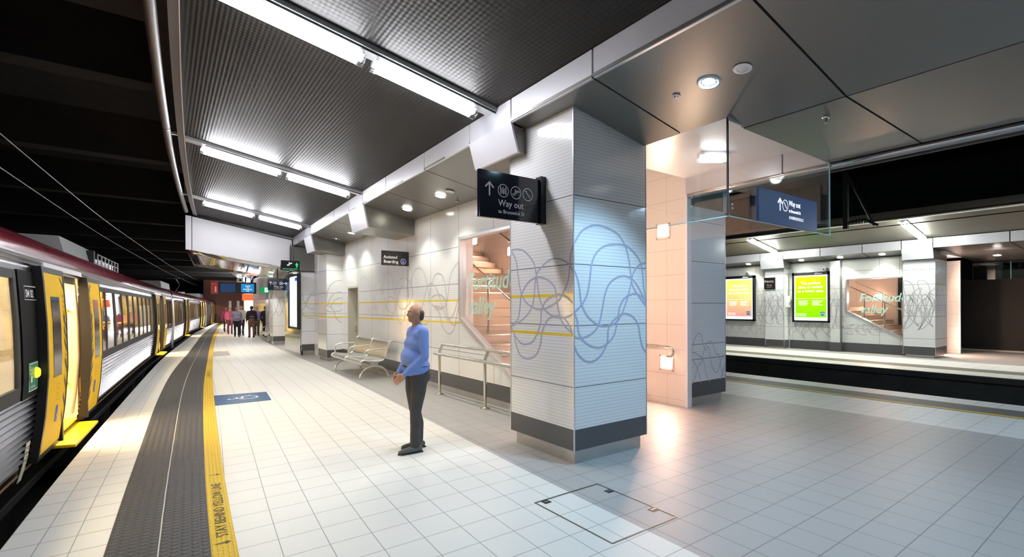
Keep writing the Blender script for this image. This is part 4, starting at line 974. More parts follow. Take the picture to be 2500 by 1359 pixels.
# passenger information display
r=thing('information_display','blue train information display with red end panel hanging over the platform','display',(2.45,24,2.5))
MB().box(1.86,3.31,24,24.14,2.27,2.765).build('screen_case',M_black,r,bevel=.004)
MB().box(1.60,1.86,24,24.14,2.255,2.78).build('red_end_panel',M_red,r)
MB().box(1.95,2.5,23.99,24,2.33,2.70).build('screen',emis('screen_dark_blue',(.02,.06,.16),.3),r)
MB().box(2.72,3.22,23.985,24,2.33,2.70).build('screen',emis('screen_blue',(.02,.22,.50),.45),r)
g=G((2.72,23.984,2.33),(1,0,0),(0,0,1))
for t_,z in (('Central',.25),('and',.18),('Roma Street',.11),('only',.04)): g.text(t_,.25,z,.065,align='CENTER',bold=.001)
g.build('lettering',M_whitelit,r)
g=G((1.60,23.999,2.255),(1,0,0),(0,0,1)); g.text('Platform',.03,.40,.05); g.text('1',.09,.08,.32,bold=.01); g.build('lettering',M_txt,r)
MB().tube([(2.9,24.07,2.76),(2.9,24.07,3.0)],.03,8).build('hanging_pole',M_black,r)
r=thing('security_camera','white box camera hanging above the information display','camera',(2.6,23.3,2.85))
MB().box(2.50,2.72,23.3,23.6,2.74,2.92).build('housing',M_white,r,bevel=.01); MB().cyl((2.61,23.3,2.82),.05,.03,16,(0,-1,0)).build('lens',M_black,r); MB().tube([(2.61,23.45,2.92),(2.61,23.45,3.02)],.02,8).build('stem',M_white,r)
# ---------------------------------------------------------------- white portal box with polished underside
mb=MB()
z=lambda x,a,b:a+(b-a)*(x-.55)/(3.5-.55)
mb.hexa([(.72,18.2,3.47),(3.62,18.2,3.02),(3.62,18.24,3.02),(.72,18.24,3.47)],[(.72,18.2,4.53),(3.62,18.2,4.0),(3.62,18.24,4.0),(.72,18.24,4.53)])
mb.hexa([(.545,18.2,3.485),(.70,18.2,3.475),(.70,18.24,3.475),(.545,18.24,3.485)],[(.545,18.2,4.56),(.70,18.2,4.54),(.70,18.24,4.54),(.545,18.24,4.56)])
st(mb,'trim_portal_face',M_portal)
st(MB().hexa([(.56,18.24,3.49),(3.9,18.24,2.99),(3.9,24,2.99),(1.0,24,3.4)],[(.56,18.24,4.55),(3.9,18.24,4.0),(3.9,24,4.0),(1.0,24,4.5)]),'trim_portal_backing',M_black)
vs=[];fs=[]
yy=[18.2,19.4,20.6,21.8,22.9,24.0]; xx=lambda y:(.55+.09*(y-18.2),3.62+.10*(y-18.2))
for y in yy:
    a,b=xx(y)
    for k in range(9):
        x=a+(b-a)*k/8; vs.append((x,y,3.475-.152*(x-.55)+.006*math.sin(k*2.1+y)))
for i in range(5):
    for k in range(8): fs.append((i*9+k,i*9+k+1,(i+1)*9+k+1,(i+1)*9+k))
o=MB().add(vs,fs).build('ceiling_portal_underside',M_mirror,kind='structure',smooth=True); s_=o.modifiers.new('s','SOLIDIFY'); s_.thickness=.02; s_.offset=1
# ---------------------------------------------------------------- lit map board
r=thing('map_board','tall lit network map in a black frame on the mirrored column side','display',(3.80,18.6,1.85))
mb=MB(); mb.box(3.72,3.83,17.85,19.42,.90,.98); mb.box(3.72,3.83,17.85,19.42,2.76,2.84); mb.box(3.72,3.83,17.85,17.93,.98,2.76); mb.box(3.72,3.83,19.34,19.42,.98,2.76); mb.box(3.80,3.83,17.93,19.34,.98,2.76)
mb.build('frame',M_black,r)
MB().box(3.775,3.80,17.93,19.34,.98,2.76).build('lit_panel',emis('map_panel',(.72,.88,1.0),.9),r)
g=G((3.774,0,0),(0,-1,0),(0,0,1)); g.rect(-18.5,2.60,-17.97,2.72); g.text('Network Map',-18.95,2.62,.09); g.build('map_heading',emis('map_blue',(.05,.15,.6),.4),r)
g=G((3.773,0,0),(0,-1,0),(0,0,1))
for k in range(5): g.curve([(-19.2+.15*k,1.1),(-18.9+.1*k,1.5),(-18.7,1.8),(-18.5-.12*k,2.2),(-18.3-.1*k,2.5)],.014)
g.line([(-19.25,1.02),(-18.0,1.02)],.02); g.build('map_lines',mat('map_line_grey',(.35,.45,.5),.5),r)
# ---------------------------------------------------------------- benches
def bench(loc,lab,L=2.15,rot=0):
    r=thing('bench',lab,'bench',(0,0,0),'stainless benches')
    def seatprof(): 
        return cr([(-.02,.36),(-.045,.40),(0,.445),(.08,.45),(.25,.425),(.42,.415),(.50,.45),(.54,.52),(.60,.72),(.64,.84),(.69,.875),(.76,.87)],5)
    P=seatprof(); n=len(P)
    half=L/2
    for s in range(2):
        y0=s*half+.015; y1=(s+1)*half-.015
        mb=MB(); k=26
        for i in range(k):
            a=y0+(y1-y0)*i/k+.006; b=y0+(y1-y0)*(i+1)/k-.006
            # slat as a bent strip
            vs=[]
            for (px,pz) in P: vs+=[(px,a,pz),(px,b,pz)]
            for (px,pz) in P: vs+=[(px+.004,a,pz-.014),(px+.004,b,pz-.014)]
            m=2*n; fs=[]
            for j in range(n-1): fs+=[(2*j,2*j+1,2*j+3,2*j+2),(m+2*j,m+2*j+2,m+2*j+3,m+2*j+1),(2*j,2*j+2,m+2*j+2,m+2*j),(2*j+1,m+2*j+1,m+2*j+3,2*j+3)]
            fs+=[(0,m,m+1,1),(2*n-2,2*n-1,m+2*n-1,m+2*n-2)]; mb.add(vs,fs)
        mb.tube([(P[0][0],y0,P[0][1]),(P[0][0],y1,P[0][1])],.012,8); mb.tube([(P[-1][0],y0,P[-1][1]),(P[-1][0],y1,P[-1][1])],.012,8)
        mb.build('slatted_seat',M_bench,r)
    for y in (.0,half,L):
        mb=MB(); mb.tube([(p[0],y,p[1]) for p in P],.016,8)
        mb.build('seat_rib',M_bench,r,smooth=True)
        MB().tube(cr([(.06,y,.45),(.05,y,.58),(.10,y,.665),(.20,y,.69),(.40,y,.70),(.585,y,.705)],5),.017,10).build('armrest',M_bench,r,smooth=True)
    for y in (.18,L-.18):
        arc=[(.34+.34*math.cos(t),y,.02+.27*math.sin(t)) for t in [PI*i/14 for i in range(15)]]
        lg=MB().tube(arc,.022,12).build('arched_leg',M_bench,r,smooth=True)
        for x in (0,.68): MB().cyl((x,y,0),.042,.012,14).build('foot_plate',M_bench,lg)
        MB().prism([(.10,y-.012,.43),(.52,y-.012,.43),(.44,y-.012,.36),(.42,y-.012,.27),(.26,y-.012,.27),(.24,y-.012,.36)],(0,.024,0)).build('side_plate',M_bench,lg)
    r.location=loc; return r
bench((3.66,10.95,0),'slatted stainless steel bench with three armrests against the striped wall',2.35)
bench((3.95,25.0,0),'distant stainless steel bench beside the far white pillar',2.2)
# ---------------------------------------------------------------- leaning rail
r=thing('leaning_rail','double stainless leaning rail on round posts beside the stair window','rail',(4.27,6.7,0))
MB().tube([(4.34,8.35,.955),(4.34,5.0,.955)],.027,14).build('upper_rail',M_chrome,r,smooth=True)
MB().tube([(4.24,8.5,.775),(4.24,5.0,.775)],.027,14).build('lower_rail',M_chrome,r,smooth=True)
for y in (8.35,6.73,5.15):
    p=MB().tube([(4.28,y,.0),(4.28,y,.775)],.027,14).build('post',M_chrome,r,smooth=True)
    MB().lathe((4.28,y,0),[(.085,0),(.085,.012),(.04,.02),(.03,.03)],20).build('base_flange',M_chrome,p,smooth=True)
    MB().prism([(4.235,y-.006,.76),(4.30,y-.006,.78),(4.36,y-.006,.93),(4.32,y-.006,.95)],(0,.012,0)).build('bracket_plate',M_chrome,p)
# ---------------------------------------------------------------- floor markings and hatch
r=thing('floor_marking','blue rectangle with white wheelchair symbol painted on the white tiles','floor marking',(1.15,10.2,0))
MB().hexa([(.69,9.66,.002),(1.57,9.66,.002),(1.64,10.65,.002),(.76,10.78,.002)],[(.69,9.66,.004),(1.57,9.66,.004),(1.64,10.65,.004),(.76,10.78,.004)]).build('painted_rectangle',M_blue,r)
g=G((1.17,10.2,.004),(0,1,0),(-1,0,0)); 
g.vs=[];wheel(g,0,-.02,.30)
g.build('wheelchair_symbol',M_txt,r)
o=MB().hexa([(1.34,19.5,.002),(1.88,19.5,.002),(1.98,21.4,.002),(1.5,21.5,.002)],[(1.34,19.5,.004),(1.88,19.5,.004),(1.98,21.4,.004),(1.5,21.5,.004)]).build('floor_marking',mat('grey_floor_paint',(.33,.33,.33),.5)); tag(o,'faded grey rectangle on the white tiles beyond the blue wheelchair marking','floor marking')
r=thing('access_cover','rectangular tiled access cover framed in thin steel across the white and grey tiles','access cover',(2.94,2.81,0))
mb=MB(); a,b,c,d=2.568,3.311,2.372,3.252
for q in ((a,b,c-.006,c+.006),(a,b,d-.006,d+.006),(a-.006,a+.006,c,d),(b-.006,b+.006,c,d)): mb.box(q[0],q[1],q[2],q[3],.0,.0035)
mb.build('steel_frame',mat('tarnished_brass',(.20,.18,.14),.4,.8),r)
for (x,y) in ((2.66,3.21),(3.27,3.06),(3.27,2.57)):
    k=MB().box(x-.035,x+.035,y-.03,y+.03,.0,.003).build('lifting_key',M_black,r); MB().box(x-.03,x+.03,y-.006,y+.006,.003,.005).build('key_slot',M_chrome,k)
# safety line lettering (reads from the platform side)
def line_text(y0,y1,root):
    xm=lambda y:(yl_(y)+yr_(y))/2
    ang=math.atan2(1,(xm(y1)-xm(y0))/(y1-y0)*1.0)
    d=Vector((xm(y1)-xm(y0),y1-y0,0)).normalized(); n=Vector((-d.y,d.x,0))
    g=G((xm(y0),y0,.0065),d,n); L=y1-y0
    g.text('STAY BEHIND YELLOW LINE',.16,-.035,.108,sx=(L-.32)/1.56,bold=0)
    mm=mat('floor_print_dark',(.06,.05,.03),.6); o=g.build('lettering',mm,root)
    for x in (.05,L-.05):
        g=G((xm(y0),y0,.0065),d,n); g.line([(x,-.02),(x,.05)],.010); g.poly([(x-.025,-.012),(x,-.05),(x+.025,-.012)]); g.build('printed_arrow',mm,root)
    return o
line_text(3.95,5.72,yo); line_text(13.6,15.3,yo)
# ---------------------------------------------------------------- far part of the platform
def pillar(x0,x1,y0,y1,zt,lab,sw=0):
    c=box_column('column',lab,x0,x1,y0,y1,zt,(.826,1.464,2.11,2.6),yellow=False)
    g=G((0,y0,0),(1,0,0),(0,0,1)); random.seed(int(y0))
    for k in range(3):
        g.curve([(x0+.02+(x1-x0-.04)*i/6,1.75+.45*math.sin(i*.9+k*2.1+y0)) for i in range(7)],.02)
    g.build('swirl_print',M_swirlg,c); return c
pillar(3.92,4.62,23.7,24.4,3.3,'white pillar behind the hanging navy arrows sign')
pillar(4.45,5.3,28.1,29,3.2,'pale pillar with the green exit sign, beyond the far bench')
pillar(6.6,7.4,37,38,3.2,'most distant white pillar on the platform')
st(MB().box(4.9,5.1,20.6,37,0,3.6),'wall_far',panel_mat('far_panels',1,[22+1.2*i for i in range(14)],(.826,1.464,2.11,2.81)))
r=thing('exit_sign','green running figure exit sign on the pale far pillar','sign',(4.6,28.05,2.55)); MB().box(4.05,4.6,28.0,28.08,2.43,2.72).build('box',emis('exit_green',(.0,.35,.08),.4),r)
g=G((4.05,27.998,2.43),(1,0,0),(0,0,1)); g.rect(.2,.03,.36,.26); g.build('door_symbol',M_whitelit,r); g=G((4.05,27.996,2.43),(1,0,0),(0,0,1)); g.disc((.29,.21),.02); g.line([(.29,.18),(.26,.11),(.23,.06)],.025); g.line([(.27,.12),(.33,.07)],.02); g.line([(.24,.16),(.34,.16)],.015); g.build('running_figure',M_green,r)
for (x,y,z,s,l) in ((5.35,40,2.35,.75,'orange red sign board far down the platform beside the crowd'),(6.6,44,2.9,.6,'small orange sign board at the far end of the platform')):
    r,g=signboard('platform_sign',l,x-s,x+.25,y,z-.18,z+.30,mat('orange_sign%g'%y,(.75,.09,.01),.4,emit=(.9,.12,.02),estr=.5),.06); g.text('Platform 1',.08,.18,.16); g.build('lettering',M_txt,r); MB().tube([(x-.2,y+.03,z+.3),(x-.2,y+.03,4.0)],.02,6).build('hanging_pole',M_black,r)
far=thing('far_bench_rail','slim stainless leaning rail beyond the far bench','rail',(4.6,34,0)); MB().tube([(4.55,33,.95),(4.75,36,.95)],.03,8).build('rail',M_chrome,far); [MB().tube([(4.55+.2*(y-33)/3,y,0),(4.55+.2*(y-33)/3,y,.95)],.03,8).build('post',M_chrome,far) for y in (33.2,35.8)]
st(MB().box(3.5,11,63,63.3,0,6),'wall_end_brown',noisy('brown_end_wall',(.13,.045,.03),(.22,.08,.055),1,.6))
for k,x in enumerate((5.9,6.7,7.5)): st(MB().box(x,x+.25,62.8,63,0,2.4),'trim_end_post',M_white)
vst=MB(); 
for k in range(5): vst.box(5.7+.55*k,5.95+.55*k,48+2*k,48.5+2*k,0,3.4)
st(vst,'wall_end_fins',M_white)
r=thing('light_box','bright white ceiling light box at the far end of the platform','light',(6,50,3.5)); MB().box(5.2,7.2,46,54,3.5,3.6).build('diffuser',emis('far_box',(1,1,1),9),r)
# ---------------------------------------------------------------- opposite platform
st(MB().box(19.98,20.12,11.9,14,0,3.3).box(19.98,20.12,7.3,11.9,.0,3.3),'wall_opposite',panel_mat('opp_panels',1,[5.6,6.17,7.30,7.65,9.0,10.45,11.7],(.84,1.27,1.66,1.87,2.27,2.9),yellow=False,base=(.74,.75,.74)))
mb=MB()
PX=(.14,0,0)
def op(P): mb.prism([(19.98,y,z) for y,z in P],PX)
op([(7.15,.0),(7.3,.0),(7.3,3.3),(7.15,3.3)]); op([(5.0,2.6),(7.15,2.6),(7.15,3.3),(5.0,3.3)]); op([(5.0,0),(7.15,0),(7.15,1.48),(5.0,.28)])
st(mb,'wall_opposite',bpy.data.materials['opp_panels'])
st(MB().box(19.96,19.98,5.3,9.1,0,.33).box(19.96,19.98,9.85,14,0,.33),'baseboard_opposite',M_band)
st(MB().box(19.80,20,7.30,7.62,0,3.28),'wall_opposite_pier',bpy.data.materials['opp_panels'])
st(MB().box(19.78,19.8,7.28,7.64,0,.33),'baseboard_opposite_pier',M_band)
wo=MB(); 
def bar2(a,b,w_,side):
    a=Vector((0,*a));b=Vector((0,*b)); d=(b-a).normalized(); n=Vector((0,-d.z,d.y))*w_*side; P=[a,b,b+n,a+n]; wo.prism([(19.95,p.y,p.z) for p in P],(.2,0,0))
bar2((7.14,1.48),(7.14,2.59),.04,-1); bar2((7.16,2.59),(5,2.59),.04,-1); bar2((7.16,1.49),(5.0,.29),.06,1)
wo=st(wo,'window_2',M_trim); parent(MB().prism([(20.02,y,z) for y,z in [(7.15,1.48),(7.15,2.6),(5.0,2.6),(5.0,.28)]],(.01,0,0)).build('window_glass',M_wglass),wo)
g=G((19.975,0,0),(0,-1,0),(0,0,1)); g.text('Fortitude',-6.78,1.80,.40,shear=.25,sx=.9,bold=.006); g.text('valley',-6.76,1.40,.40,shear=.25,sx=.9,bold=.006); g.build('lettering',M_mint,wo)
# stairwell behind the opposite window
st(MB().box(22.2,22.3,6.3,12,0,5),'wall_opposite_stair',M_pink); st(MB().box(20.1,22.3,12,12.1,0,5),'wall_opposite_stair_end',M_pink)
st(MB().box(20.1,22.3,4.5,12,3.3,3.4),'ceiling_opposite_stair',M_white)
ro=thing('internal_screen','dark glazed screen inside the opposite stair window','glass screen',(22.1,5.4,1.5)); MB().box(22.15,22.2,5.05,6.3,.9,2.75).build('dark_glass',mat('dark_green_glass',(.02,.035,.03),.08),ro); MB().box(22.12,22.22,6.26,6.32,.0,2.8).box(22.12,22.22,5.05,6.3,2.72,2.8).build('frame',M_trim,ro); st(MB().box(22.2,22.3,5.0,6.3,0,3.3),'wall_opposite_stair',M_pink)
so=thing('staircase','peach lit stair descending behind the opposite platform window','stairs',(21,6,0))
for i in range(2,9):
    y=4.9+.3*i; tr=MB().box(20.2,22.15,y,y+.32,0,.165*(i+1)+.14).build('step',bpy.data.materials['stair_stone0'],so); MB().box(20.2,22.15,y-.01,y+.04,.165*(i+1)+.13,.165*(i+1)+.146).build('nosing',M_chrome,tr)
for x,lab in ((20.25,'front handrail of the opposite stair, seen through the window'),(22.0,'rear handrail of the opposite stair, seen through the window')):
    h=thing('stair_handrail',lab,'handrail',(x,6,.5)); MB().tube([(x,5.45,1.42),(x,7.6,2.6)],.022,10).build('rail',M_chrome,h,smooth=True)
    for y in (5.6,6.1,6.7): MB().tube([(x,y,.55*(y-4.9)+.2),(x,y,.55*(y-4.9)+1.12)],.02,8).build('post',M_chrome,h)
wall_light(22.2,6.9,1.98,'glowing wall light inside the opposite stair window',power=16,e=20)
wall_light(22.2,9.5,2.6,'hidden wall light deep in the opposite stair',power=22,e=20)
# opposite columns
oc=box_column('column','wide white column on the far platform covered in grey loops',19.55,20.75,4.58,5.40,3.11,(.60,1.31,1.66,1.99,2.33,2.80),yellow=False,band=(.08,.345))
op2=box_column('column','pilaster on the far platform carrying the small way out sign',19.6,20.0,9.15,9.88,3.14,(.84,1.27,1.66,1.87,2.27,2.9),yellow=False,band=(.06,.33))
def loops(g,u0,u1,z0,z1,n,seed,wd=.016):
    R=random.Random(seed)
    for k in range(n):
        c=R.uniform(z0+.3*(z1-z0),z1-.3*(z1-z0)); a=R.uniform(.35,.5)*(z1-z0)*R.uniform(.7,1.); p=R.uniform(.30,.5); ph=R.uniform(0,6); m=int((u1-u0)/p*10)+8
        pts=[]
        for i in range(m+1):
            t=u0+(u1-u0)*i/m; v=c+a*math.sin(2*PI*t/p+ph); t2=t+.1*math.sin(4*PI*t/p+ph)
            pts.append((min(max(t2,u0),u1),min(max(v,.36),z1+.1)))
        g.curve(pts,wd,3)
g=G((19.55,0,0),(0,-1,0),(0,0,1)); loops(g,-5.38,-4.60,1.0,2.35,6,3,.02); g.build('swirl_print',M_swirlg,oc)
g=G((0,4.58,0),(1,0,0),(0,0,1)); loops(g,19.6,20.7,1.1,2.2,4,5,.014); g.build('swirl_print',M_swirl,oc)
g=G((19.6,0,0),(0,-1,0),(0,0,1)); loops(g,-9.86,-9.17,.9,2.4,6,8,.018); g.build('swirl_print',M_swirlg,op2)
g=G((19.979,0,0),(0,-1,0),(0,0,1)); loops(g,-11.9,-9.9,.45,1.5,2,11,.016); loops(g,-10.4,-9.9,.9,2.4,4,12,.016); loops(g,-9.13,-7.64,.4,1.3,3,13,.016); loops(g,-9.13,-9.0,.9,2.3,2,14,.014); loops(g,-7.62,-7.66+.4,.8,2.3,4,15,.016); 
o=g.build('trim_wall_swirl_opposite',M_swirlg); o['kind']='structure'
g=G((19.798,0,0),(0,-1,0),(0,0,1)); loops(g,-7.61,-7.31,.5,2.3,4,16,.016); o=g.build('trim_wall_swirl_pier',M_swirlg); o['kind']='structure'
g=G((19.979,0,0),(0,-1,0),(0,0,1)); loops(g,-7.15,-6.1,.55,1.0,2,19,.016); o=g.build('trim_wall_swirl_opposite',M_swirlg); o['kind']='structure'
# posters
def poster_mat(name,top,bot):
    m=mat(name,top,.3); t=NT(m); p=t.pos(); mr=t.n('ShaderNodeMapRange'); mr.inputs[1].default_value=1.2; mr.inputs[2].default_value=2.7; t.l(p[2],mr.inputs[0])
    c=t.mix(mr.outputs[0],bot,top); t.color(c); t.l(c,t.b.inputs['Emission Color']); t.b.inputs['Emission Strength'].default_value=.42; return m
def poster(y0,y1,lab,m,seed):
    r=thing('poster_lightbox',lab,'poster',(19.9,(y0+y1)/2,2.0)); x0=19.86
    mb=MB(); f=.07
    mb.box(x0,19.98,y0,y1,1.03,1.03+f); mb.box(x0,19.98,y0,y1,2.93-f*1.6,2.93); mb.box(x0,19.98,y0,y0+f,1.03,2.93); mb.box(x0,19.98,y1-f,y1,1.03,2.93); mb.box(19.95,19.98,y0,y1,1.03,2.93)
    mb.build('frame',M_black,r)
    MB().box(19.89,19.95,y0+f,y1-f,1.1,2.82).build('lit_border',emis('poster_white%d'%seed,(.75,.95,.92),.55),r)
    MB().box(19.882,19.89,y0+f+.05,y1-f-.05,1.22,2.76).build('artwork',m,r)
    g=G((19.881,0,0),(0,-1,0),(0,0,1)); c=-(y0+y1)/2
    for t_,z in (('The perfect',2.47),('time to switch',2.32),('to a lower rate.',2.17)): g.text(t_,c,z,.145,align='CENTER',bold=.002)
    g.line([(c-.5,1.93),(c+.5,1.93)],.012)
    for k in range(4): g.line([(c-.42,1.84-.05*k),(c-.08-.05*(k%2),1.84-.05*k)],.022); g.line([(c+.06,1.84-.05*k),(c+.42-.06*(k%3),1.84-.05*k)],.022)
    for k in range(3): g.line([(c-.5,1.36-.04*k),(c-.15,1.36-.04*k)],.012)
    g.build('lettering',emis('poster_print%d'%seed,(1,1,.85),.6),r)
    g=G((19.880,0,0),(0,-1,0),(0,0,1)); g.rect(c+.33,1.28,c+.49,1.44); g.build('logo_square',mat('poster_logo%d'%seed,(.03,.25,.35),.4),r); g=G((19.8795,0,0),(0,-1,0),(0,0,1)); g.line([(c+.33,1.28),(c+.49,1.28),(c+.49,1.44),(c+.33,1.44),(c+.33,1.28)],.01); g.curve([(c+.35,1.33),(c+.40,1.39),(c+.45,1.37),(c+.47,1.32)],.025); g.build('logo_mark',M_txt,r)
    g=G((x0-.001,0,0),(0,-1,0),(0,0,1)); g.text('JCDecaux',-y0-.5,2.85,.06,shear=.3,bold=.001); g.build('maker_mark',M_txt,r)
poster(7.66,8.97,'lit green poster in a black frame on the far platform wall',poster_mat('green_art',(.30,.68,.0),(.16,.55,.0)),1)
poster(10.46,11.80,'lit yellow to pink poster in a black frame on the far platform wall',poster_mat('yellow_art',(.85,.70,.10),(.75,.22,.22)),2)
r=thing('way_out_sign','small dark way out sign on the far platform pilaster','sign',(19.5,9.68,2.55)); MB().box(19.54,19.6,9.47,9.89,2.33,2.78).build('board',M_signbr,r)
g=G((19.539,9.89,2.33),(0,-1,0),(0,0,1)); arrow(g,.05,.29,.11); pict(g,'lift',.14,.29,.04); pict(g,'esc',.235,.29,.04); pict(g,'stairs',.33,.29,.04); g.text('Way out',.09,.14,.06); g.text('to Brunswick St',.09,.07,.035); g.build('lettering',M_txt,r)
for y,z,l in ((7.85,3.02,'small white camera above the green poster'),(10.75,3.05,'small dark camera above the yellow and pink poster')):
    r=thing('security_camera',l,'camera',(19.9,y,z)); MB().box(19.86,19.98,y-.045,y+.045,z-.05,z+.05).build('housing',M_white if y<9 else M_trim,r,bevel=.008); MB().cyl((19.86,y,z-.01),.025,.03,12,(-1,0,0)).build('lens',M_black,r)
r=thing('help_phone','pale wall mounted box on the side of the far pilaster','box',(19.7,9.1,1.9)); MB().box(19.7,19.85,9.02,9.15,1.60,2.05).build('box',M_white,r,bevel=.01); MB().box(19.72,19.83,9.01,9.02,1.7,1.8).build('panel',M_trim,r)
# opposite fascia, soffit, canopy
JF=[-2,.9,2.9,4.58,5.37,6.45,7.75,9.05,9.93,12.4,14]
mb=MB(); sb=MB()
for a,b in zip(JF[:-1],JF[1:]):
    g_=.012; mb.box(19.3,19.33,a+g_,b-g_,3.45,3.74)
    xw=20.0 if b>5.4 else 26
    quad(sb,[(19.33,a+g_,3.455),(xw,a+g_,3.455-.18*min(xw-19.33,1.6)),(xw,b-g_,3.455-.18*min(xw-19.33,1.6)),(19.33,b-g_,3.455)]) if not (4.5<a<5.3) else None
st(mb,'trim_fascia_opposite',M_alu); st(sb,'ceiling_opposite_soffit',M_soff)
st(MB().box(19.34,26,-2,14,3.62,3.66),'ceiling_opposite',M_black)
for a,b in ((4.58,5.37),(9.05,9.93)):
    st(MB().hexa([(19.42,a,3.13),(20.8 if a<5 else 20,a,3.11),(20.8 if a<5 else 20,b,3.11),(19.42,b,3.13)],[(19.33,a,3.5),(20.8 if a<5 else 20,a,3.4),(20.8 if a<5 else 20,b,3.4),(19.33,b,3.5)]),'trim_beam_casing_opposite',M_soff)
    st(MB().hexa([(19.385,a,3.12),(19.42,a,3.12),(19.42,b,3.12),(19.385,b,3.12)],[(19.292,a,3.46),(19.33,a,3.46),(19.33,b,3.46),(19.292,b,3.46)]),'trim_beam_lip_opposite',M_alu)
canopy(c_(16.9),c_(19.4),lambda x,y:3.76+.18*(19.3-x),[-12+1.5*i for i in range(22)],'ceiling_opposite_canopy',noisy('olive_canopy',(.10,.095,.075),(.16,.15,.12),2,.5,.3),nx=3)
st(MB().tube([(16.85,-12,4.12),(16.85,20,4.12)],.05,10).box(16.8,16.9,-12,20,4.16,4.34),'trim_canopy_edge_opposite',M_chrome)
M_tube2=emis('lit_tube_far',(.97,1,.93),42)
M_addtube=emis('added_tube_cool',(.50,.76,1.0),26)
for y in (-.4,-3.2):  # cool battens added out of view to brighten the two columns
    for x in (7.5,8.8): batten((x,y,3.78+.17*(x-7.12)-.06),(x+1.15,y,3.78+.17*(x+1.15-7.12)-.06),lab='added cool tube batten, out of view on the right hand canopy behind the camera',group='added battens on the right canopy behind the camera',m=M_addtube)
for y in (-.4,4.75,9.2): batten((17.15,y,3.76+.18*2.15-.08),(19.05,y,3.76+.18*.25-.08),lab={-.4:'lit batten on the far platform canopy beyond the right edge',4.75:'lit batten on the far platform canopy above the looped column',9.2:'lit batten on the far platform canopy above the posters'}[y],wd=.19,m=M_tube2)
for y,l in ((10.6,'far platform downlight above the yellow and pink poster'),(8.55,'far platform downlight above the green poster'),(7.25,'far platform downlight above the narrow pier'),(6.0,'far platform downlight above the opposite stair window')): downlight(19.68,y,3.385,l,.09,45,DL)
for y in (3.4,1.2): downlight(20.8,y,3.20,'far platform downlight over the dark end wall',0.09,22,(1,.95,.9),grp='far end downlights')
st(MB().box(22.3,22.4,4.6,5.4,0,3.2),'wall_opposite_peach',M_pink); st(MB().box(22.25,22.34,4.55,4.60,0,3.2),'trim_opposite_peach_edge',M_white)
st(MB().box(20.76,22.62,4.92,5.0,0,3.2),'wall_opposite_peach_face',M_pink)
wl=None
for z,l in ((2.55,'upper bright wall light beside the looped far column'),(.62,'lower bright wall light beside the looped far column')):
    r=thing('wall_light',l,'light',(21.2,4.9,z)); MB().box(21.05,21.45,4.895,4.92,z-.2,z+.2).build('face_plate',mat('plate%g'%z,(.7,.58,.5),.3,.4),r); MB().box(21.12,21.38,4.885,4.895,z-.13,z+.13).build('lens',emis('opp_lens%g'%z,(1,.85,.75),30),r)
    ld=bpy.data.lights.new('glow','AREA'); ld.size=.25; ld.energy=40; ld.color=WARM; lo=bpy.data.objects.new('glow',ld); COL.objects.link(lo); ld.energy=18; lo.location=(21.25,4.87,z); lo.rotation_euler=Vector((0,-1,-.2)).to_track_quat('-Z','Y').to_euler(); parent(lo,r)
st(MB().box(24.3,24.45,-8,4.92,0,2.6),'wall_right_soot',noisy('soot_wall',(.008,.0075,.007),(.03,.025,.02),1.3,.7)); st(MB().box(24.2,24.3,-8,4.92,0,.05),'baseboard_soot',mat('pale_kerb',(.55,.53,.47),.5))
r=thing('glass_baffle','dark reflecting hanging glass on the far platform at the right edge','glass screen',(24,3,2.9)); MB().box(24.18,24.2,-8,4.6,2.58,3.2).build('pane',M_glass,r); MB().box(24.17,24.21,3.6,3.62,2.58,3.2).build('joint',M_gedge,r)
# overhead line bracket above the empty track
r=thing('overhead_line_bracket','dark overhead wire bracket with hanging post above the empty track','bracket',(13.6,4.88,4.5)); 
MB().box(13.55,13.65,4.83,4.93,3.54,5.1).build('post',M_black,r); MB().tube([(13.6,4.9,5.0),(13.6,4.3,3.55)],.025,8).build('stay',M_black,r); MB().tube([(13.6,4.88,3.68),(13.6,4.5,3.72),(13.6,4.22,3.55)],.03,8).build('arm',M_black,r)
mb=MB(); 
for k in range(4): mb.lathe((13.6,4.72-.06*k,3.70),[(.02,0),(.06,.01),(.02,.03)],12,(0,-1,0))
mb.build('insulator',M_black,r)
MB().lathe((13.6,4.88,5.1),[(.0,-.06),(.16,-.05),(.18,0),(.1,.08)],20).build('mounting_disc',mat('disc_grey',(.12,.12,.12),.4),r)
o=MB().tube([(13.6,y,3.5+.003*(y-4)**2*.2) for y in range(-10,30,2)],.012,6).build('overhead_wire',M_black); tag(o,'black contact wire strung above the empty track','wire')
st(MB().box(11.9,12.0,-12,12,4.6,7.6),'wall_track_upper',M_dark2)
# ---------------------------------------------------------------- people
def capsule(mb,a,b,ra,rb,n=12):
    a=Vector(a);b=Vector(b); d=(b-a); L=d.length
    if L<1e-6: mb.sphere(a,ra,n,8); return
    d.normalize(); prof=[]
    for i in range(5): t=PI/2*i/4; prof.append((ra*math.sin(t),-ra*math.cos(t)))
    for i in range(5): t=PI/2*i/4; prof.append((rb*math.cos(t),L+rb*math.sin(t)))
    u=d.orthogonal().normalized(); w_=d.cross(u); vs=[]
    for r,h in prof: vs+=[a+d*h+(u*math.cos(2*PI*k/n)+w_*math.sin(2*PI*k/n))*max(r,1e-4) for k in range(n)]
    fs=[(i*n+k,i*n+(k+1)%n,(i+1)*n+(k+1)%n,(i+1)*n+k) for i in range(9) for k in range(n)]+[tuple(range(n))[::-1],tuple(range(9*n,10*n))]
    mb.add(vs,fs)
def chain(mb,pts):
    for (p,r),(q,s) in zip(pts[:-1],pts[1:]): capsule(mb,p,q,r,s)
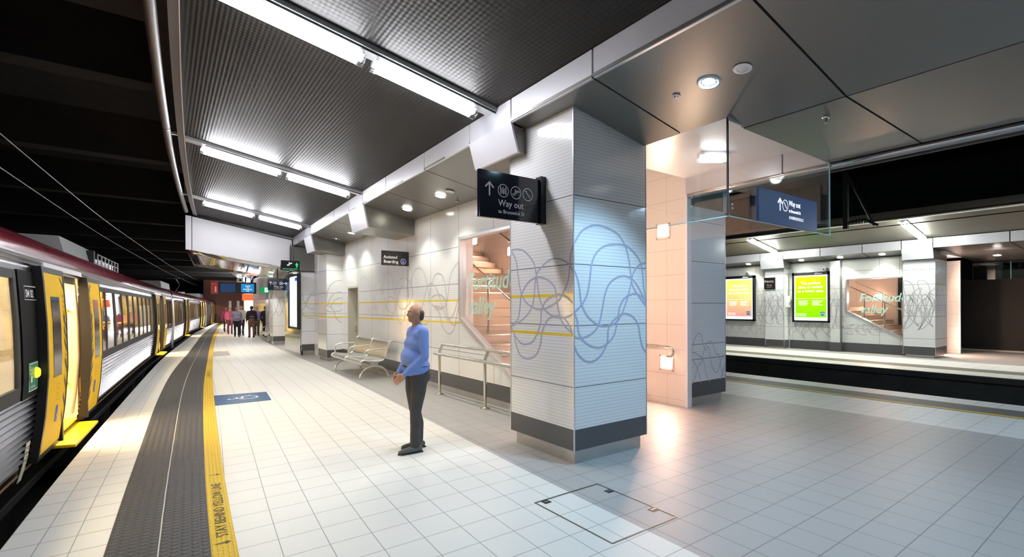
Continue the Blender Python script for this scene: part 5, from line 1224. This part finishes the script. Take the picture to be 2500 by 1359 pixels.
def fuse(mb,name,m,root,vox,it=4,label=None):
    o=mb.build(name,m)
    r=o.modifiers.new('r','REMESH'); r.mode='VOXEL'; r.voxel_size=vox; r.use_smooth_shade=True
    s=o.modifiers.new('s','SMOOTH'); s.factor=.5; s.iterations=it
    dg=bpy.context.evaluated_depsgraph_get(); me=bpy.data.meshes.new_from_object(o.evaluated_get(dg)); me.name=name
    old=o.data; o.modifiers.clear(); o.data=me; bpy.data.meshes.remove(old)
    if not me.materials: me.materials.append(m)
    parent(o,root)
    if label: o['label']=label
    return o
def ell(mb,c,s,n=20,m=14): mb.sphere(c,1,n,m,s)
def person(pos,face,h,lab,skin,hair,shirt,trous,shoes,vox=.012,arms='front',stance=.10,step=.0,detail=False,bag=None,group=None,bald=False,belly=1.0):
    """pos: floor point between the feet, face: heading angle (radians, direction looked at)"""
    root=thing('person',lab,'person',pos,group)
    F=Vector((math.cos(face),math.sin(face),0)); Lv=Vector((-F.y,F.x,0)); k=h/1.72; P0=Vector(pos)
    W=lambda a,l,z:P0+F*(a*k)+Lv*(l*k)+Vector((0,0,z*k))
    # joints
    hipz=.90; shz=1.42
    kn={}; an={}; 
    for s in (-1,1):
        an[s]=(step*s,stance*s,.09); kn[s]=(.02+step*s*.55,.095*s,.49)
    bodyc=MB(); R=lambda r:r*k
    def C(pts,mb): chain(mb,[(W(*p),R(r)) for p,r in pts])
    # trousers
    tr=MB()
    for s in (-1,1):
        C([((0,.085*s,.88),.105),((.01,.09*s,.72),.092),((kn[s]),.068),(((an[s][0]-.005),an[s][1],.30),.064),((an[s][0],an[s][1],.10),.062)],tr)
    C([((-.02,-.07,.93),.11),((-.02,.07,.93),.11)],tr); C([((-.01,-.06,1.0),.115*belly),((-.01,.06,1.0),.115*belly)],tr); C([((-.05,-.06,.88),.10),((-.05,.06,.88),.10)],tr)
    # shirt
    sh=MB()
    C([((.01,-.06,1.00),.130*belly),((.01,.06,1.00),.130*belly)],sh); C([((.03*belly,-.05,1.10),.128*belly),((.03*belly,.05,1.10),.128*belly)],sh)
    C([((0,-.08,1.25),.122),((0,.08,1.25),.122)],sh); C([((-.01,-.12,1.36),.09),((-.01,.12,1.36),.09)],sh); C([((-.015,-.10,1.42),.065),((-.015,.10,1.42),.065)],sh)
    C([((-.015,0,1.42),.072),((-.012,0,1.462),.063)],sh)
    hands={}
    for s in (-1,1):
        S0=(-.015,.185*s,1.40)
        if arms=='front': E=(.0-.01,.245*s,1.12); H=(.20,.09*s,.90)
        elif arms=='down': E=(-.03,.25*s,1.12); H=(.04,.25*s,.87)
        elif arms=='bend': E=(-.02,.24*s,1.13); H=(.22,.16*s,1.12)
        C([(S0,.066),(((S0[0]+E[0])/2,(S0[1]+E[1])/2+.005*s,(S0[2]+E[2])/2),.056),(E,.048),(((E[0]+H[0]*2)/3,(E[1]+H[1]*2)/3,(E[2]+H[2]*2)/3),.040),(tuple(E[i]+(H[i]-E[i])*.90 for i in range(3)),.034)],sh)
        hands[s]=(E,H)
    # body: continuous skin under the clothes
    b=MB()
    for s in (-1,1):
        C([((0,.085*s,.88),.085),(kn[s],.05),((an[s][0],an[s][1],.12),.038)],b)
        E,H=hands[s]; C([((-.015,.17*s,1.39),.05),(E,.036),(tuple(E[i]+(H[i]-E[i])*.97 for i in range(3)),.026)],b)
        # hand
        d=Vector([H[i]-E[i] for i in range(3)]).normalized()
        up_=Vector((0,0,1)); side=d.cross(up_).normalized(); pn=side.cross(d)
        # palm broad across 'acr'
        acr=pn if arms!='down' else Vector((1,0,0)); acr=(acr-d*acr.dot(d)).normalized(); nrm=d.cross(acr)
        if nrm.y*s>0: nrm=-nrm   # palm faces inward
        Hv=Vector(H)
        for t in (-.028,-.010,.010,.028): C([(tuple(Hv+acr*t*.8),.015),(tuple(Hv+d*.075+acr*t),.0135)],b)
        for q,(t,ln) in enumerate(((-.030,.058),(-.010,.070),(.010,.076),(.030,.068))):
            p0=Hv+d*.075+acr*t; p1=p0+d*ln*.45+nrm*.010; p2=p1+d*ln*.30+nrm*.018; p3=p2+d*ln*.18+nrm*.02
            C([(tuple(p0),.0098),(tuple(p1),.0092),(tuple(p2),.0084),(tuple(p3),.0075)],b)
        tb=Hv+d*.015+acr*.034; C([(tuple(tb),.014),(tuple(tb+d*.03+acr*.022+nrm*.008),.0115),(tuple(tb+d*.058+acr*.026+nrm*.018),.0095)],b)
    C([((0,-.07,.95),.09),((0,.07,.95),.09)],b); C([((0,-.05,1.15),.10),((0,.05,1.15),.10)],b); C([((-.01,-.1,1.36),.075),((-.01,.1,1.36),.075)],b)
    C([((-.015,0,1.42),.06),((.0,0,1.52),.053),((.01,0,1.56),.055)],b)
    # head
    def E3(c,s_): ell(b,(0,0,0),(1,1,1)) if False else None
    hd=MB()
    def EL(mb,c,s_,n=20,m=14):
        q=MB(); q.sphere((0,0,0),1,n,m); vs=[W(c[0]+v[0]*s_[0],c[1]+v[1]*s_[1],c[2]+v[2]*s_[2]) for v in q.v]; mb.add(vs,q.f)
    EL(b,(.005,0,1.625),(.094,.075,.098)); EL(b,(.035,0,1.575),(.066,.058,.068)); EL(b,(.070,0,1.538),(.026,.028,.024))
    EL(b,(.086,0,1.648),(.018,.045,.010)); C([((.092,0,1.640),.008),((.112,0,1.600),.0115)],b)
    for s in (-1,1):
        EL(b,(.066,.032*s,1.600),(.030,.024,.020)); EL(b,(-.002,.076*s,1.612),(.018,.010,.031)); EL(b,(.100,.011*s,1.598),(.010,.009,.008))
    EL(b,(.088,0,1.567),(.014,.024,.006)); EL(b,(.086,0,1.556),(.013,.021,.006))
    # feet
    body=fuse(b,'body',skin,root,max(vox*.55,.0052) if detail else vox*.7,2 if detail else 1)
    fuse(tr,'trousers',trous,root,vox,5); fuse(sh,'shirt',shirt,root,vox,4)
    for s in (-1,1):
        f=MB(); ax,ay,_=an[s]
        C([((ax-.05,ay,.045),.040),((ax+.06,ay+.008*s,.040),.040),((ax+.15,ay+.012*s,.032),.033),((ax+.185,ay+.012*s,.028),.026)],f); C([((ax-.01,ay,.06),.045),((ax,ay,.11),.045)],f)
        so=MB(); q=[(ax-.085,ay-.035),(ax+.05,ay-.045),(ax+.16,ay-.04),(ax+.21,ay),(ax+.16,ay+.045),(ax+.05,ay+.045),(ax-.085,ay+.035)]
        so.prism([W(x,y,.0) for x,y in q],(0,0,.018*k)); 
        f.v=[(v[0],v[1],max(v[2],P0.z+.012*k)) for v in f.v]
        fo=fuse(f,'shoe',shoes,root,.010,2); so.build('sole',M_rub,fo)
    # hair
    hr=MB()
    if bald:
        EL(hr,(-.030,0,1.612),(.068,.079,.066)); EL(hr,(-.045,0,1.575),(.05,.06,.05))
        for s in (-1,1): EL(hr,(-.012,.060*s,1.625),(.035,.020,.032))
    else:
        EL(hr,(-.014,0,1.648),(.094,.084,.090)); EL(hr,(-.04,0,1.60),(.065,.074,.08))
    fuse(hr,'hair',hair,root,.010 if detail else .016,2)
    for s in (-1,1):
        e=MB(); EL(e,(.0885,.031*s,1.620),(.011,.011,.0105),10,8)
        if detail: e.build('eye',mat('eye_white%d'%s,(.75,.73,.70),.2),body,smooth=True); e2=MB(); EL(e2,(.097,.031*s,1.620),(.004,.0055,.0055),8,6); e2.build('iris',M_black,body)
        e3=MB()
        if detail: C([((.094,.018*s,1.641),.004),((.092,.045*s,1.643),.0035)],e3); e3.build('eyebrow',hair,body)
    if detail:
        bl=MB(); n=24
        ring=[W(.005+.128*belly*math.cos(2*PI*i/n),(.175*belly)*math.sin(2*PI*i/n)*.98,1.005) for i in range(n)]
        bl.tube(ring,.014,6,closed=True); bl.build('belt',M_black,root,smooth=True)
    if bag:
        bg=MB(); bg.box(-.16,.16,-.06,.06,-.15,.15); q=bg.v; bg.v=[tuple(W(-.05+v[0],.30+v[1],.80+v[2])) for v in q]; bo=bg.build('bag',bag,bevel=.03)
        tag(bo,'dark shoulder bag carried by '+lab.split(',')[0].replace('person ','a person '),'bag')
    return root
SK=mat('skin',(.52,.28,.19),.5); SK2=mat('skin_tan',(.38,.20,.13),.5)
HRb=mat('hair_grey_brown',(.10,.065,.045),.6); HRk=mat('hair_dark',(.03,.02,.015),.5); HRf=mat('hair_fair',(.35,.24,.12),.5)
man_shirt=noisy('shirt_blue',(.16,.27,.70),(.20,.32,.78),9,.75,0,.25); man_tr=noisy('trousers_charcoal',(.045,.045,.05),(.075,.07,.065),12,.85,0,.2)
person((2.40,5.27,0),math.radians(176),1.70,'person in a blue shirt and dark trousers, balding, standing sideways on the white tiles',SK,HRb,man_shirt,man_tr,mat('shoe_grey',(.10,.095,.09),.4),vox=.013,arms='front',stance=.085,step=.05,detail=True,bald=True,belly=1.12)
CL=lambda n,c:mat(n,c,.8)
crowd=[((3.35,31.5,0),-95,1.70,'person in a pale grey top and black trousers, left of the distant group',SK,HRk,CL('top_lilac',(.35,.30,.42)),CL('tr_black',(.02,.02,.025)),.03),
((3.75,33.0,0),-80,1.76,'person in a cream top and dark trousers, middle of the distant group',SK,HRf,CL('top_cream',(.62,.58,.48)),CL('tr_dk',(.03,.025,.03)),-.04),
((3.95,30.4,0),95,1.74,'person in a dark jacket walking away, nearest of the distant group',SK2,HRk,CL('top_black',(.03,.028,.035)),CL('tr_tan',(.22,.12,.08)),.08),
((4.45,32.2,0),-100,1.68,'person in a purple top, right of the middle in the distant group',SK,HRk,CL('top_purple',(.22,.15,.32)),CL('tr_grey',(.06,.06,.07)),.05),
((4.62,30.2,0),-70,1.72,'person all in black at the right of the distant group',SK2,HRk,CL('top_blk2',(.015,.015,.018)),CL('tr_blk2',(.015,.015,.018)),.02),
((3.35,35.0,0),-90,1.66,'person in a pink top at the far left of the distant group',SK,HRf,CL('top_pink',(.55,.12,.28)),CL('tr_pk',(.18,.06,.10)),.03),
((3.45,38.5,0),-85,1.70,'person in a magenta coat farthest away near the train',SK,HRk,CL('top_mag',(.42,.06,.22)),CL('tr_mg',(.12,.04,.08)),.05)]
for p,a,h,l,sk,hr,t1,t2,stp in crowd:
    person(p,math.radians(a),h,l,sk,hr,t1,t2,M_black,vox=.022,arms='down',stance=.09,step=stp)
